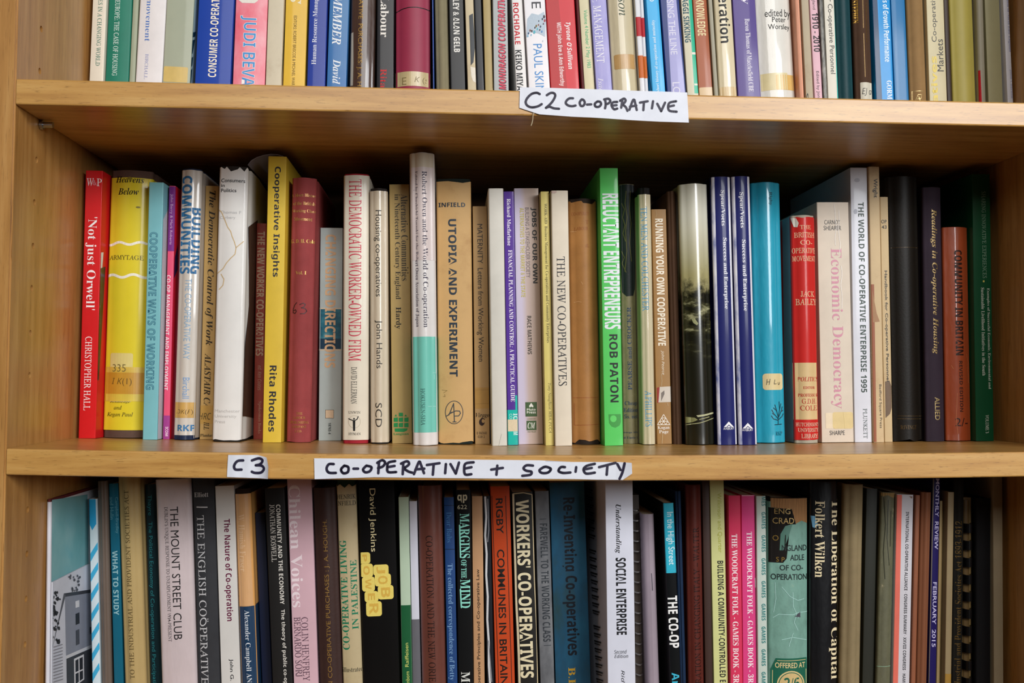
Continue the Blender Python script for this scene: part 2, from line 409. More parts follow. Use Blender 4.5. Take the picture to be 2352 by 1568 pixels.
def shell(pts, t, z0, z1, w, jag0=0.0, jag1=0.0, seed=0):
    """a folded sheet or case of thickness t round the book: spine and both boards"""
    rnd = random.Random(seed)
    if jag0 or jag1:                        # more points so a torn edge has teeth
        dense = []
        for i in range(len(pts)-1):
            a, c = Vector(pts[i]), Vector(pts[i+1]); k = max(1, int((c-a).length/.0018)) if (c-a).length < .03 else 12
            for j in range(k): dense.append(tuple(a.lerp(c, j/k)))
        dense.append(pts[-1]); pts = dense
    inn = offset_in(pts, t, w); n = len(pts); vs = []
    cols = []
    def teeth():
        lv, out = [], []
        while len(lv) < n+8:
            k = rnd.choice((1, 2, 2, 3, 5)); v = rnd.random()**2.4
            lv.append((k, v))
        p, i = rnd.random()**2, 0
        for k, v in lv:
            for j in range(k): out.append(p+(v-p)*(j+1)/k)
            p = v
        return out
    tb, tt = teeth(), teeth()
    for i in range(n): cols.append((z0+(tb[i]*jag0 if jag0 else 0), z1-(tt[i]*jag1 if jag1 else 0)))
    for i in range(n):
        a, c = pts[i], inn[i]; zb, zt = cols[i]
        vs += [(a[0], a[1], zb), (a[0], a[1], zt), (c[0], c[1], zt), (c[0], c[1], zb)]
    fs = []
    for i in range(n-1):
        p, q = 4*i, 4*i+4
        fs += [(p, p+1, q+1, q), (p+1, p+2, q+2, q+1), (p+2, p+3, q+3, q+2), (p+3, p, q, q+3)]
    fs += [(0, 3, 2, 1), (4*n-4, 4*n-3, 4*n-2, 4*n-1)]
    me = mesh_from(vs, fs, 'shell', smooth=True); bm = bmesh.new(); bm.from_mesh(me); bmesh.ops.recalc_face_normals(bm, faces=bm.faces); bm.to_mesh(me); bm.free()
    return me
def build_book(r):
    kind, w, h, L, kw = r['kind'], r['w'], r['h'], r['L'], r['kw']
    root = bpy.data.objects.new(kw.get('name', NAMES[kind]), None); COL.objects.link(root)
    root.empty_display_size = .02
    ang = math.atan(r['lean'])
    # stand the lower corner on the shelf
    zlift = abs(math.sin(ang))*w if ang > 0 else 0.0
    root.matrix_world = Matrix.Translation((r['x'], r['d'], r['zs']+.0001+(zlift if ang > 0 else 0))) @ Matrix.Rotation(ang, 4, 'Y')
    tag(root, r['label'], kw.get('cat', 'booklet' if kind == 'st' else ('report' if kind in ('cb', 'wb') else 'book')), 'books on the %s shelf' % SHELF[r['row']])
    B = Book(); B.root, B.w, B.h, B.L = root, w, h, L; B.d = r['d']; B.inv = root.matrix_world.inverted(); B.mw = root.matrix_world.copy()
    mk = kw.get('m', {'pb': 'gloss', 'hb': 'cloth', 'dj': 'paper', 'st': 'paper', 'cb': 'paper', 'wb': 'paper'}[kind])
    main = kw['mat']() if 'mat' in kw else mat(mk, r['col'])
    bulge = kw.get('bulge', {'pb': .0003, 'hb': .0028, 'dj': .0022, 'st': .0002, 'cb': .0001, 'wb': .0001}[kind])
    bulge = min(bulge, w*.16)
    rad = kw.get('r', {'pb': .0006, 'hb': .0022, 'dj': .0018, 'st': w*.45, 'cb': .0004, 'wb': .0004}[kind])
    rad = min(rad, w*.48)
    B.bulge, B.rad = bulge, rad
    seed = int(r['x']*1e5)+r['row']
    pc = kw.get('pages', '#d9cdb2')
    if kind in ('pb', 'st'):
        pts = profile(w, L, bulge, rad, False); t = min(.0004 if kind == 'st' else .0005, w*.2)
        B.face = obj('cover', shell(pts, t, 0, h, w, kw.get('jag0', 0), kw.get('jag1', 0), seed), main, root)
        if w > .0026:
            bm = box_bm(t+.0001, w-t-.0001, bulge+rad+t+.0002, L-.0006, .0004, h-.0005); obj('page_block', to_me(bm), mat('pages', pc), root)
    elif kind in ('hb', 'dj'):
        t = min(.0024, w*.16)
        if kind == 'hb':
            pts = profile(w, L, bulge, rad, True)
            B.face = obj('cover', shell(pts, t, 0, h, w, kw.get('jag0', 0), kw.get('jag1', 0), seed), main, root); off = 0
        else:
            off = .0005; cc = kw.get('case', '#3a2f2a')
            pts = [(x, y+off) for x, y in profile(w-2*off, L-off, bulge, rad, True)]; pts = [(x+off, y) for x, y in pts]
            obj('cover', shell(pts, t, 0, h, w, 0, 0, seed), mat('cloth', cc), root)
            B.face = obj('dust_jacket', shell(profile(w, L+.0004, bulge, rad, True), .0003, kw.get('low', .0012), h-kw.get('high', .0012), w, kw.get('jag0', 0), kw.get('jag1', 0), seed), main, root)
        if w > .007:
            bm = box_bm(t+off+.0012, w-t-off-.0012, bulge+rad+t+.001, L-.004, .003, h-.003); obj('page_block', to_me(bm), mat('pages', pc), root)
    elif kind in ('cb', 'wb'):
        bm = box_bm(0, w, .008, L, 0, h); B.face = obj('page_block', to_me(bm), main, root)
        # binding loops up the spine
        pitch = .0142 if kind == 'cb' else .0085; n = int((h-.01)/pitch); bm = bmesh.new()
        for i in range(n):
            z = .008+i*pitch; zh = .0075 if kind == 'cb' else .0011
            k = 14; R = w*.46; prev = None
            for j in range(k+1):
                a = math.pi*(.0+1.0*j/k); x = w/2-R*math.cos(a); y = .0085-math.sin(a)*.0080
                q = [bm.verts.new((x, y, z)), bm.verts.new((x, y, z+zh)), bm.verts.new((w/2+(x-w/2)*.86, y+.0011, z+zh)), bm.verts.new((w/2+(x-w/2)*.86, y+.0011, z))]
                if prev:
                    for e in range(4): bm.faces.new((prev[e], prev[(e+1) % 4], q[(e+1) % 4], q[e]))
                else: bm.faces.new(q)
                prev = q
            bm.faces.new(prev[::-1])
        obj('comb_binding' if kind == 'cb' else 'wire_binding', to_me(bm), mat('plastic', '#0c0c0e') if kind == 'cb' else mat('metal', '#a8a49c'), root)
        if kind == 'cb':
            bm = bmesh.new()
            bmesh.ops.create_cone(bm, cap_ends=True, segments=20, radius1=w*.30, radius2=w*.30, depth=h-.004, matrix=Matrix.Translation((w*.5, .0078, h/2)) @ Matrix.Diagonal((1, .55, 1, 1)))
            obj('comb_spine', to_me(bm, True), mat('plastic', kw.get('comb', '#15120e')), root)
    B.nt = 0
    B.layer = 0
    for it in r['items']: add_item(B, it)
    return root
def ysurf(B, x):
    w, b, r = B.w, B.bulge, B.rad
    if x < r: q = max(0, r-x)/max(r, 1e-6); q = min(q, 1); return b+r-r*math.sqrt(max(0, 1-q*q))
    if x > w-r: q = min((x-(w-r))/max(r, 1e-6), 1); return b+r-r*math.sqrt(max(0, 1-q*q))
    u = x/w*2-1; u /= max(1e-6, 1-2*r/w); return b*u*u
def loc(B, px, py):
    p = B.inv @ at(px, py, B.d); return p.x, p.z
def conform(B, bm, eps):
    """lay flat artwork (x, z) on the spine"""
    cuts = [B.rad*k for k in ((.04, .12, .25, .42, .62, .82, 1.0) if B.rad > .001 else (.12, .4, 1.0))]; cuts += [B.w-c for c in cuts]
    n = 14 if B.bulge > .002 else 8
    cuts += [B.w*i/n for i in range(1, n)]
    lo, hi = min(v.co.x for v in bm.verts), max(v.co.x for v in bm.verts)
    for x in cuts:
        if lo < x < hi: bmesh.ops.bisect_plane(bm, geom=bm.verts[:]+bm.edges[:]+bm.faces[:], plane_co=(x, 0, 0), plane_no=(1, 0, 0))
    for v in bm.verts:
        x = min(max(v.co.x, .0001), B.w-.0001)
        v.co = Vector((x, ysurf(B, x)-eps, min(max(v.co.z, .0003), B.h-.0003)))
def up_normals(bm):
    for f in bm.faces:
        f.normal_update()
        if f.normal.y > 0: f.normal_flip()
def ribbon(bm, pts, w, up):
    """flat stroke along points, round ends"""
    for i in range(len(pts)-1):
        a, c = Vector(pts[i]), Vector(pts[i+1]); d = c-a
        if d.length < 1e-7: continue
        d.normalize(); nn = Vector((-d.y, d.x))*w/2
        bm.faces.new([bm.verts.new(up(q)) for q in (a+nn, a-nn, c-nn, c+nn)])
    for a in pts:
        bm.faces.new([bm.verts.new(up((a[0]+w/2*math.cos(2*math.pi*k/10), a[1]+w/2*math.sin(2*math.pi*k/10)))) for k in range(10)])
def run_up(pts):
    """artwork cut by the frame's upper edge goes on to the head of the spine"""
    out = []
    for i, (x, y) in enumerate(pts):
        if y == -20:
            for q in (pts[i-1], pts[(i+1) % len(pts)]):
                if q[1] > 0: x += (x-q[0])/(q[1]+20)*1900; y = -1920; break
        out.append((x, y))
    return out
def add_item(B, it):
    k = it[0]; B.layer += 1; eps = .00010+.000014*B.layer
    if k == 'T':
        _, z, x0, x1, y0, y1, o, font, col, s, fill, m, name = it
        za, zb = (z.split('/')+[z])[:2] if '/' in z else (z, z)
        X0, Y0 = zp(za, x0, y0); X1, Y1 = zp(zb, x1, y1); ym = (Y0+Y1)/2; xm = (X0+X1)/2
        lx0 = loc(B, X0, ym)[0]; lx1 = loc(B, X1, ym)[0]; lz1 = loc(B, xm, Y0)[1]; lz0 = loc(B, xm, Y1)[1]
        B.nt += 1
        nm = name or ('title_lettering' if B.nt == 1 else 'lettering')
        to = text_obj(s, font); fo = text_obj(s, font, -.046 if fill == '#6fb2be' else -.024) if fill else None
        TEXTQ.append((to, fo, B, (lx0, lx1, lz0, lz1), o, eps, mat(m, col), mat('ink', fill) if fill else None, nm))
        return
    bm = bmesh.new(); parent = B.root if any(q in (x for x in it if isinstance(x, str)) for q in ('sticker', 'tape_band', 'paper_tag', 'torn_film', 'blue_scrap', 'torn_paper', 'tape_stain')) else B.face
    if k == 'B':
        _, z, y0, y1, col, m, x0, x1, name, wrap = it
        Y0 = zp(z, 0, y0)[1]; Y1 = zp(z, 0, y1)[1]
        xm = (B.mw @ Vector((B.w/2, 0, 0))); cx = 1176
        mid = B.mw @ Vector((B.w/2, 0, B.h*.5)); q = mid-CAM; cx = 1176+FPX*q.dot(CR)/q.dot(CF)
        z1, z0 = loc(B, cx, Y0)[1], loc(B, cx, Y1)[1]
        z0 = max(z0, .0002 if z0 < .001 else z0); z0 = max(z0, .0002); z1 = min(z1, B.h-.0002)
        a = 0.0 if x0 is None else loc(B, zp(z, x0, 0)[0], (Y0+Y1)/2)[0]; c = B.w if x1 is None else loc(B, zp(z, x1, 0)[0], (Y0+Y1)/2)[0]
        a, c = max(0, a), min(B.w, c); n = 18; col3 = []
        if x0 is None and wrap: col3.append((-eps, B.bulge+B.rad+wrap))
        for i in range(n+1):
            x = a+(c-a)*i/n; col3.append((x + (-eps if x <= 1e-6 else (eps if x >= B.w-1e-6 else 0)), ysurf(B, x)-eps))
        if x1 is None and wrap: col3.append((B.w+eps, B.bulge+B.rad+wrap))
        prev = None
        for (x, y) in col3:
            q = (bm.verts.new((x, y, z0)), bm.verts.new((x, y, z1)))
            if prev: bm.faces.new((prev[0], q[0], q[1], prev[1]))
            prev = q
        me = to_me(bm); 
        obj(name, me, m() if callable(m) else mat(m, col), parent); return
    if k == 'K':
        _, z, x0, x1, y0, y1, col, m, name, rr = it
        X0, Y0 = zp(z, x0, y0); X1, Y1 = zp(z, x1, y1); ym, xm = (Y0+Y1)/2, (X0+X1)/2
        a, c = loc(B, X0, ym)[0], loc(B, X1, ym)[0]; t, b = loc(B, xm, Y0)[1], loc(B, xm, Y1)[1]; rr = min(rr*.001, (c-a)*.4, (t-b)*.4)
        pts = []
        for (cx, cz, a0) in ((c-rr, t-rr, 0), (a+rr, t-rr, 90), (a+rr, b+rr, 180), (c-rr, b+rr, 270)):
            for i in range(5): pts.append((cx+rr*math.cos(math.radians(a0+22.5*i)), cz+rr*math.sin(math.radians(a0+22.5*i))))
        bm.faces.new([bm.verts.new((x, 0, zz)) for x, zz in pts]); conform(B, bm, eps)
    elif k == 'P':
        _, z, pts, col, m, name = it; pts = run_up(pts)
        bm.faces.new([bm.verts.new((p[0], 0, p[1])) for p in (loc(B, *zp(z, *q)) for q in pts)])
        bmesh.ops.triangulate(bm, faces=bm.faces[:]); conform(B, bm, eps)
    elif k == 'L':
        _, z, lines, wpx, col, m, name = it
        s = wpx/ZOOMS[z][2]*(B.d-CAM.y)/FPX
        for ln in lines: ribbon(bm, [loc(B, *zp(z, *q)) for q in ln], s, lambda q: Vector((q[0], 0, q[1])))
        conform(B, bm, eps)
    elif k == 'F':
        _, side, z, pts, col, m, name = it; pts = run_up(pts)
        xl = -eps if side == 'L' else B.w+eps
        X = (B.mw @ Vector((xl, 0, B.h*.5))).x
        vv = []
        for q in pts:
            p = B.inv @ at_x(*zp(z, *q), X); vv.append((xl, min(max(p.y, B.bulge+B.rad+.0002), B.L), min(max(p.z, .0003), B.h-.0003)))
        bm.faces.new([bm.verts.new(v) for v in vv]); bmesh.ops.triangulate(bm, faces=bm.faces[:])
        obj(name, to_me(bm), m() if callable(m) else mat(m, col), parent); return
    up_normals(bm); me = bpy.data.meshes.new(name); bm.to_mesh(me); bm.free()
    obj(name, me, m() if callable(m) else mat(m, col), parent)
def finish_texts():
    bpy.context.view_layer.update(); dg = bpy.context.evaluated_depsgraph_get()
    dead = []
    def grab(o): return bpy.data.meshes.new_from_object(o.evaluated_get(dg))
    got = [(grab(t[0]), grab(t[1]) if t[1] else None)+t[2:] for t in TEXTQ]
    for t in TEXTQ:
        for o in t[:2]:
            if o: c = o.data; bpy.data.objects.remove(o); bpy.data.curves.remove(c)
    for me, fm, B, (x0, x1, z0, z1), o, eps, m, fmat, nm in got:
        if not me.vertices: continue
        xs = [v.co.x for v in me.vertices]; ys = [v.co.y for v in me.vertices]
        ax, bx, ay, by = min(xs), max(xs), min(ys), max(ys)
        for mesh, mm, e in ((me, m, eps), (fm, fmat, eps+.00004)):
            if not mesh: continue
            bm = bmesh.new(); bm.from_mesh(mesh); mesh.materials.clear()
            for v in bm.verts:
                s = (v.co.x-ax)/(bx-ax or 1); t = (v.co.y-ay)/(by-ay or 1)
                if o == 'h': q = (x0+s*(x1-x0), z0+t*(z1-z0))
                elif o == 'd': q = (x0+t*(x1-x0), z1-s*(z1-z0))
                else: q = (x1-t*(x1-x0), z0+s*(z1-z0))
                v.co = Vector((q[0], 0, q[1]))
            lo, hi = .0004, B.h-.0004
            for pc, no in (((0, 0, lo), (0, 0, -1)), ((0, 0, hi), (0, 0, 1)), ((.0002, 0, 0), (-1, 0, 0)), ((B.w-.0002, 0, 0), (1, 0, 0))):
                bmesh.ops.bisect_plane(bm, geom=bm.verts[:]+bm.edges[:]+bm.faces[:], plane_co=pc, plane_no=no, clear_outer=True)
            conform(B, bm, e); up_normals(bm); bm.to_mesh(mesh); bm.free(); mesh.name = nm
            if mesh.polygons: obj(nm if mesh is me else nm.replace('lettering', 'letter_fill'), mesh, mm, B.face)
# ------------------------------------------------------------------ upper shelf, left to right
WH = '#f1efee'
bk(1, 'pb', (205, 237, 186), (212.5, 245.5), '#e6ddcb', 'slim cream paperback with green capitals, against the left side of the upper shelf', [
   T('K', 872, 912, -8, 592, 'd', 'R', '#3d7a6b', 'ES IN A CHANGING WORLD')])
bk(1, 'hb', (237, 296, 186), (245, 305), '#1d7a64', 'dark green hardback with white small capitals, beside the slim cream paperback', [
   T('K', 1022, 1068, 0, 682, 'd', 'R', '#dfeee8', 'EUROPE: THE CASE OF HOUSING')], m='paper', bulge=.001)
bk(1, 'pb', (296.5, 309, 187), (305.5, 318), '#a3aa92', 'thin sage booklet squeezed between the dark green and the white blue-lettered books', m='paper')
bk(1, 'dj', (310, 371, 187), (319, 383), '#e6e2e2', 'white book with pale blue lettering on the upper shelf near the left end', [
   T('K', 1312, 1358, -15, 372, 'd', 'R', '#5b7fc4', 'movement'), T('K', 1302, 1332, 485, 712, 'd', 'R', '#9a9fc8', 'BIRCHALL')], bulge=.001)
bk(1, 'pb', (373, 436, 188), (383.5, 446), '#a9b09c', 'grey-green paperback with a yellow tape square at its foot', [
   St('K', 1472, 1690, 600, 740, '#d6b96a'),
   Sd('R', 'K', [(1722, -40), (1790, -40), (1765, 745), (1700, 745)], '#a7c4cc', name='cover_print'),
   Sd('R', 'K', [(1738, 280), (1772, 285), (1768, 330), (1736, 325)], '#143c54'), Sd('R', 'K', [(1736, 350), (1768, 355), (1750, 480), (1728, 470)], '#143c54'),
   Sd('R', 'K', [(1726, 500), (1756, 510), (1750, 590), (1720, 580)], '#143c54'), Sd('R', 'K', [(1722, 610), (1752, 615), (1745, 742), (1716, 735)], '#143c54')])
bk(1, 'pb', (447.5, 531, 189), (456.5, 540), '#2145a5', 'royal blue paperback with condensed white capitals reading upward', [
   T('K', 1888, 1962, -10, 695, 'u', 'B', '#f3ead8', 'CONSUMER CO-OPERAT')])
bk(1, 'pb', (532, 609, 191), (540.5, 615), '#ee8a99', 'pink and red mottled paperback with white-edged blue capitals', [
   T('K', 2150, 2300, 140, 872, 'd', 'BB', '#f6f2f0', 'JUDI BEVAN', '#4796d6'), Pg('K', [(2150, -40), (2320, -40), (2322, 8), (2290, 30), (2180, 26), (2148, 0)], '#ece6dc')],
   mat=lambda: mat_mottle('pink_red_print', ['#e8566c', '#ee8a99', '#f2b6bf'], 28, (1, 1, .6)))
bk(1, 'pb', (610, 645, 193), (616, 652), '#d8cdb4', 'plain cream paperback between the pink and the yellow ones', [
   Sd('R', 'L', [(282, -20), (300, -20), (272, 757), (256, 757)], '#2f6a45')], m='aged')
bk(1, 'pb', (650, 700, 194), (656.5, 706), '#e6bb45', 'golden yellow paperback on the upper shelf with small dark capitals', [
   T('L', 362, 390, 140, 790, 'd', 'S', '#6b5320', 'EDITORS: ROBERT BRISCOE & MICHAEL WARD'), T('L', 335, 440, -95, 36, 'd', 'RBI', '#f4efe0', 'S', '#f6e9b8'),
   Sd('R', 'L', [(496, -20), (510, -20), (488, 757), (472, 757)], '#5c2a16')])
bk(1, 'pb', (705, 746, 194), (710.6, 752), '#2c429c', 'deep blue paperback with white serif lettering reading upward', [
   T('L', 540, 592, -40, 580, 'u', 'R', '#e9ebf4', 'Human Resource Manage')])
bk(1, 'pb', (750.5, 796, 195), (757, 803), '#3a75b0', 'mid blue paperback with big white italic letters', [
   T('L', 722, 802, -40, 400, 'd', 'RBI', '#eef2f6', 'MEMBER'), T('L', 722, 792, 535, 757, 'd', 'RBI', '#eef2f6', 'David')],
   mat=lambda: mat_mottle('blue_teal_print', ['#2f62a8', '#3a75b0', '#4a86ac'], 14, (1, 1, .4)))
bk(1, 'hb', (799, 863, 196), (805, 864.5), '#4a352d', 'dark brown cloth book in torn clear film with gold capitals, upper shelf', [
   Pg('L', [(852, 395), (872, 330), (880, 290), (905, 280), (908, 560), (902, 762), (850, 762), (862, 650), (852, 560), (866, 470)], '#9c968c', 'gloss', 'torn_film'),
   T('L', 938, 990, -6, 775, 'd', 'S', '#c29a4e', 'ATIVE  PURCHASES: J. A. H', m='foil')], m='film')
bk(1, 'pb', (864.5, 904, 197), (865.5, 906), '#26262a', 'black paperback with white word above a red word, upper shelf', [
   T('L', 1152, 1225, -40, 335, 'd', 'RB', '#efeae2', 'Labour'), T('L', 1150, 1208, 620, 790, 'd', 'R', '#c3262a', 'Rita')])
bk(1, 'hb', (905.5, 993.5, 199), (907, 992), '#98304a', 'wide crimson hardback with a black rule and a cream tape foot', [
   Ln('L', [[(1283, 96), (1340, 76), (1400, 66), (1480, 64), (1560, 70), (1614, 82)]], 8, '#1c1214'),
   Bn('L', 642, 772, '#c4b184', 'tape', name='tape_band'),
   T('L', 1345, 1385, 692, 760, 'h', 'S', '#85754f', 'E'), T('L', 1458, 1608, 690, 755, 'h', 'SI', '#85754f', 'K (s)')], m='paper', bulge=.005)
bk(1, 'pb', (994, 998, 200), (992.3, 995), '#2a4f9a', 'sliver of a blue and cream pamphlet beside the wide crimson hardback', m='gloss')
bk(1, 'hb', (998.5, 1033.5, 200), (995.5, 1029), '#8d8468', 'plain olive grey cloth book beside the wide crimson hardback')
bk(1, 'pb', (1034, 1071, 201), (1030, 1066), '#1f2124', 'scuffed black paperback with heavy white capitals ending in an ampersand name', [
   T('L', 1808, 1864, -5, 470, 'd', 'BB', '#e8e6e0', 'LEY & ALAN GELB')])
bk(1, 'pb', (1074, 1094, 201), (1067.5, 1087.5), '#d2c3a2', 'thin cream paperback with black smears, between two black spines', [
   Pg('L', [(1950, 140), (1985, 120), (1995, 330), (2005, 400), (1990, 560), (1965, 590), (1960, 420)], '#3d4145'), Pg('L', [(1962, 600), (2010, 610), (2012, 745), (1985, 730), (1970, 690)], '#e4dccb')], m='aged')
bk(1, 'pb', (1095, 1113.5, 202), (1088, 1107), '#14181f', 'narrow plain navy-black paperback on the upper shelf')
bk(1, 'pb', (1114, 1132, 202), (1107.5, 1128), '#b39f6c', 'narrow plain ochre paperback next to the grey one with pink capitals', [
   Ln('L', [[(2140, -5), (2162, 790)]], 7, '#8f7a48')], m='paper')
bk(1, 'pb', (1134, 1173, 203), (1129, 1172), '#aeb2b2', 'silver grey paperback with pink shadowed italic capitals', [
   T('L', 2211, 2281, -16, 812, 'u', 'SBI', '#4a2a34', 'MONDRAGON COOPERATIV'), T('L', 2215, 2275, -20, 805, 'u', 'SBI', '#dc4560', 'MONDRAGON COOPERATIV')])
bk(1, 'pb', (1182, 1212, 203), (1173.5, 1199.5), '#e6e4e2', 'white paperback with red then black bold capitals', [
   T('M', 80, 130, 25, 400, 'd', 'B', '#c8202e', 'ROCHDALE'), T('M', 100, 158, 450, 850, 'd', 'B', '#26262a', 'KEIKO MIYAZ')])
bk(1, 'pb', (1213.5, 1263, 203), (1201, 1252), '#eceaee', 'white paperback with pale blue capitals and a small winter crowd picture', [
   T('M', 235, 320, -95, 76, 'd', 'S', '#3a3a40', 'GE'), T('M', 266, 345, 395, 905, 'd', 'S', '#4a90d2', 'PAUL SKINN'),
   Pg('M', [(200, 170), (240, 120), (300, 135), (350, 105), (368, 180), (360, 330), (300, 300), (230, 290), (192, 340), (196, 240)], '#b9c8d6', name='cover_print')]
   + [Pg('M', [(x+a*math.cos(k*1.05)*f, y+1.4*a*math.sin(k*1.05)*g) for k, f, g in ((0, 1, .6), (1, .7, 1), (2, 1.1, .8), (3, .6, 1), (4, 1, .7), (5, .8, 1.1))], c, name='cover_print') for x, y, a, c in
      ((350, 150, 13, '#3c2c3a'), (356, 185, 12, '#a03a4a'), (335, 172, 9, '#2a3a50'), (318, 240, 9, '#30405a'), (300, 225, 8, '#8a4a3a'), (280, 235, 10, '#7a6a30'), (268, 250, 8, '#2f3a48'), (290, 262, 9, '#58b4c4'), (262, 290, 13, '#58b4c4'), (240, 280, 9, '#3a3030'), (225, 275, 9, '#8a4a3a'), (210, 300, 8, '#30507a'), (205, 325, 8, '#78b8d8'), (330, 285, 9, '#5a8ac0'), (312, 270, 7, '#2a3038'), (303, 190, 6, '#2a3a50'), (345, 215, 7, '#5a3040'), (235, 315, 7, '#78b8d8'), (340, 370, 6, '#b9c8d6'))])
bk(1, 'pb', (1264.5, 1335, 203), (1254, 1322), '#d02432', 'bright red paperback with white slanted lettering, upper shelf middle', [
   Pg('M', [(372, -20), (480, -20), (560, 800), (412, 800)], '#b81c24', 'gloss', 'printed_band'),
   T('M', 545, 602, 200, 622, 'd', 'SBI', '#f4eeee', "Tyrone O'Sullivan"), T('M', 470, 522, 200, 775, 'd', 'B', '#f2e4e4', 'WITH John Eve & Ann Edworthy'),
   Sd('L', 'M', [(371, -20), (372, -20), (412, 800), (411, 800)], '#7a1420')])
bk(1, 'pb', (1336, 1342, 203), (1322.5, 1328.5), '#5d1c22', 'sliver of a dark maroon pamphlet right of the bright red paperback', m='paper')
bk(1, 'pb', (1342.5, 1367, 204), (1329, 1354), '#ddd3ae', 'pale cream journal with tiny green date lettering', [
   T('M', 714, 758, 88, 612, 'd', 'S', '#36b07a', 'Volume 4 Number 2 May 1983')], m='paper')
bk(1, 'pb', (1368, 1407.5, 205), (1355, 1393), '#9290cc', 'lilac paperback with white small capitals', [
   T('M', 808, 880, 50, 565, 'd', 'R', '#f0eef6', 'MANAGEMENT'), T('M', 785, 825, -60, 22, 'd', 'R', '#d8d6ee', 'E'), T('M', 840, 885, 700, 830, 'd', 'RI', '#e6e4f2', 'Isao')],
   mat=lambda: mat_mottle('lilac_print', ['#8482c4', '#9894d0', '#b0aadc'], 60, (1, 1, .3)))
bk(1, 'dj', (1408, 1468, 206), (1394, 1457), '#cbbf9f', 'beige jacketed book with a tan tape square and dark green italic', [
   T('M', 1020, 1076, -55, 140, 'd', 'RI', '#33452f', 'rson'), St('M', 987, 1178, 486, 618, '#bd9760')], m='film', bulge=.003)
def strip(y): return [Pg('M', [(0, 0)], WH)]
bk(1, 'st', (1470, 1482, 207), (1458, 1470), '#dcdde2', 'left of two matching white magazines with red and orange blocks', [
   Bn('M', 152, 325, '#b8222c'), Bn('M', 500, 702, '#c8641c')], m='gloss', r=.0008)
bk(1, 'st', (1482.5, 1489, 207), (1470.5, 1478), '#dcdde2', 'right of two matching white magazines with red and orange blocks', [
   Bn('M', 160, 332, '#b8222c'), Bn('M', 508, 705, '#c8641c')], m='gloss', r=.0008)
bk(1, 'pb', (1498, 1530, 208), (1485, 1513.5), '#3db1ea', 'sky blue paperback with thin white lettering reading upward', [
   T('M', 1340, 1374, 178, 825, 'u', 'R', '#eaf6fc', 'short history of co-operation and mutuality'), T('M', 1298, 1342, -30, 15, 'u', 'S', '#e8f4fc', 'C'),
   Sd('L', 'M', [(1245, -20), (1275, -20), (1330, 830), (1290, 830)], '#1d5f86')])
bk(1, 'pb', (1531, 1577, 209), (1514.6, 1561.5), '#24387c', 'navy paperback with a lilac stripe and pale capitals', [
   Pg('M', [(1452, -20), (1540, -20), (1620, 830), (1498, 830)], '#a3a2d4', 'gloss', 'printed_band'),
   T('M', 1474, 1534, 0, 492, 'd', 'S', '#dddcea', 'SING THE LINE'), T('M', 1512, 1578, 740, 905, 'd', 'S', '#dddcea', 'LOR')])
bk(1, 'pb', (1579, 1604, 211), (1563, 1590.5), '#cfc8ae', 'narrow beige paperback with a teal edge stripe and teal capitals', [
   Pg('M', [(1652, -20), (1692, -20), (1742, 840), (1706, 840)], '#19b28c', 'gloss', 'printed_band'), Pg('M', [(1682, 470), (1716, 470), (1718, 490), (1684, 490)], '#e4e2d4'), Pg('M', [(1704, 752), (1734, 752), (1735, 768), (1705, 768)], '#e4e2d4'),
   T('M', 1608, 1660, -20, 382, 'd', 'B', '#1d5260', 'AGGI SIKKING')])
bk(1, 'pb', (1604.5, 1641, 212), (1591.5, 1625.5), '#a4552d', 'rust brown paperback with cream condensed capitals and a tape foot', [
   T('M', 1725, 1800, -6, 322, 'd', 'B', '#e8d8a4', 'KNOWLEDGE'), St('M', 1750, 1884, 785, 870, '#c5a36c')])
bk(1, 'pb', (1641.5, 1649.5, 213), (1626, 1637), '#a5a08c', 'grey-beige pamphlet between the rust brown and the cream bold-lettered books', m='paper')
bk(1, 'dj', (1650, 1694, 213), (1637.5, 1682), '#dccfad', 'cream book with large black lower-case letters and a taped foot', [
   T('M', 1932, 2026, -38, 385, 'd', 'B', '#1e1d1c', 'eration'), St('M', 1938, 2092, 780, 880, '#d5bb8c')], bulge=.0015, m='film')
bk(1, 'pb', (1695, 1748, 215), (1683, 1734.5), '#54418a', 'purple paperback with white serif lettering, upper shelf right half', [
   T('M', 2176, 2220, 168, 826, 'd', 'R', '#eeeaf4', 'Baron Thomas of Macclesfield CBE'), T('M', 2118, 2182, -30, 40, 'd', 'R', '#eeeaf4', 'y')])
bk(1, 'dj', (1749, 1836, 217), (1735, 1825), '#dedbd2', 'wide white jacketed book with three lines of thin black type', [
   Bn('N', 655, 808, '#dccd9c', 'tape', x0=-20, x1=230, name='tape_stain'), St('N', 120, 308, 668, 806, '#dcb56c'),
   T('N', 22, 258, 80, 168, 'h', 'S', '#2d2c2a', 'edited by'), T('N', 84, 212, 150, 198, 'h', 'S', '#2d2c2a', 'Peter'), T('N', 50, 252, 214, 276, 'h', 'S', '#2d2c2a', 'Worsley')], m='film', bulge=.004)
bk(1, 'st', (1836.5, 1849, 220), (1825.5, 1838.5), '#e2a284', 'salmon pink pamphlet beside the wide white jacketed book', m='paper')
bk(1, 'pb', (1849.5, 1869.5, 221), (1839, 1858), '#b9aa90', 'faded beige paperback between the salmon and the rose pink spines', [
   T('N', 384, 412, 838, 900, 'd', 'S', '#33302a', 'S')], m='aged')
bk(1, 'pb', (1870.5, 1891.5, 221), (1858.6, 1879.5), '#e0b3be', 'rose pink paperback with bold black years', [
   T('N', 440, 472, -60, 86, 'd', 'S', '#5a4048', 'England'), T('N', 452, 510, 115, 466, 'd', 'B', '#1c1416', '1910 - 2010'), T('N', 482, 514, 640, 960, 'd', 'S', '#4a3a40', 'Edited by Jonatha')], m='paper')
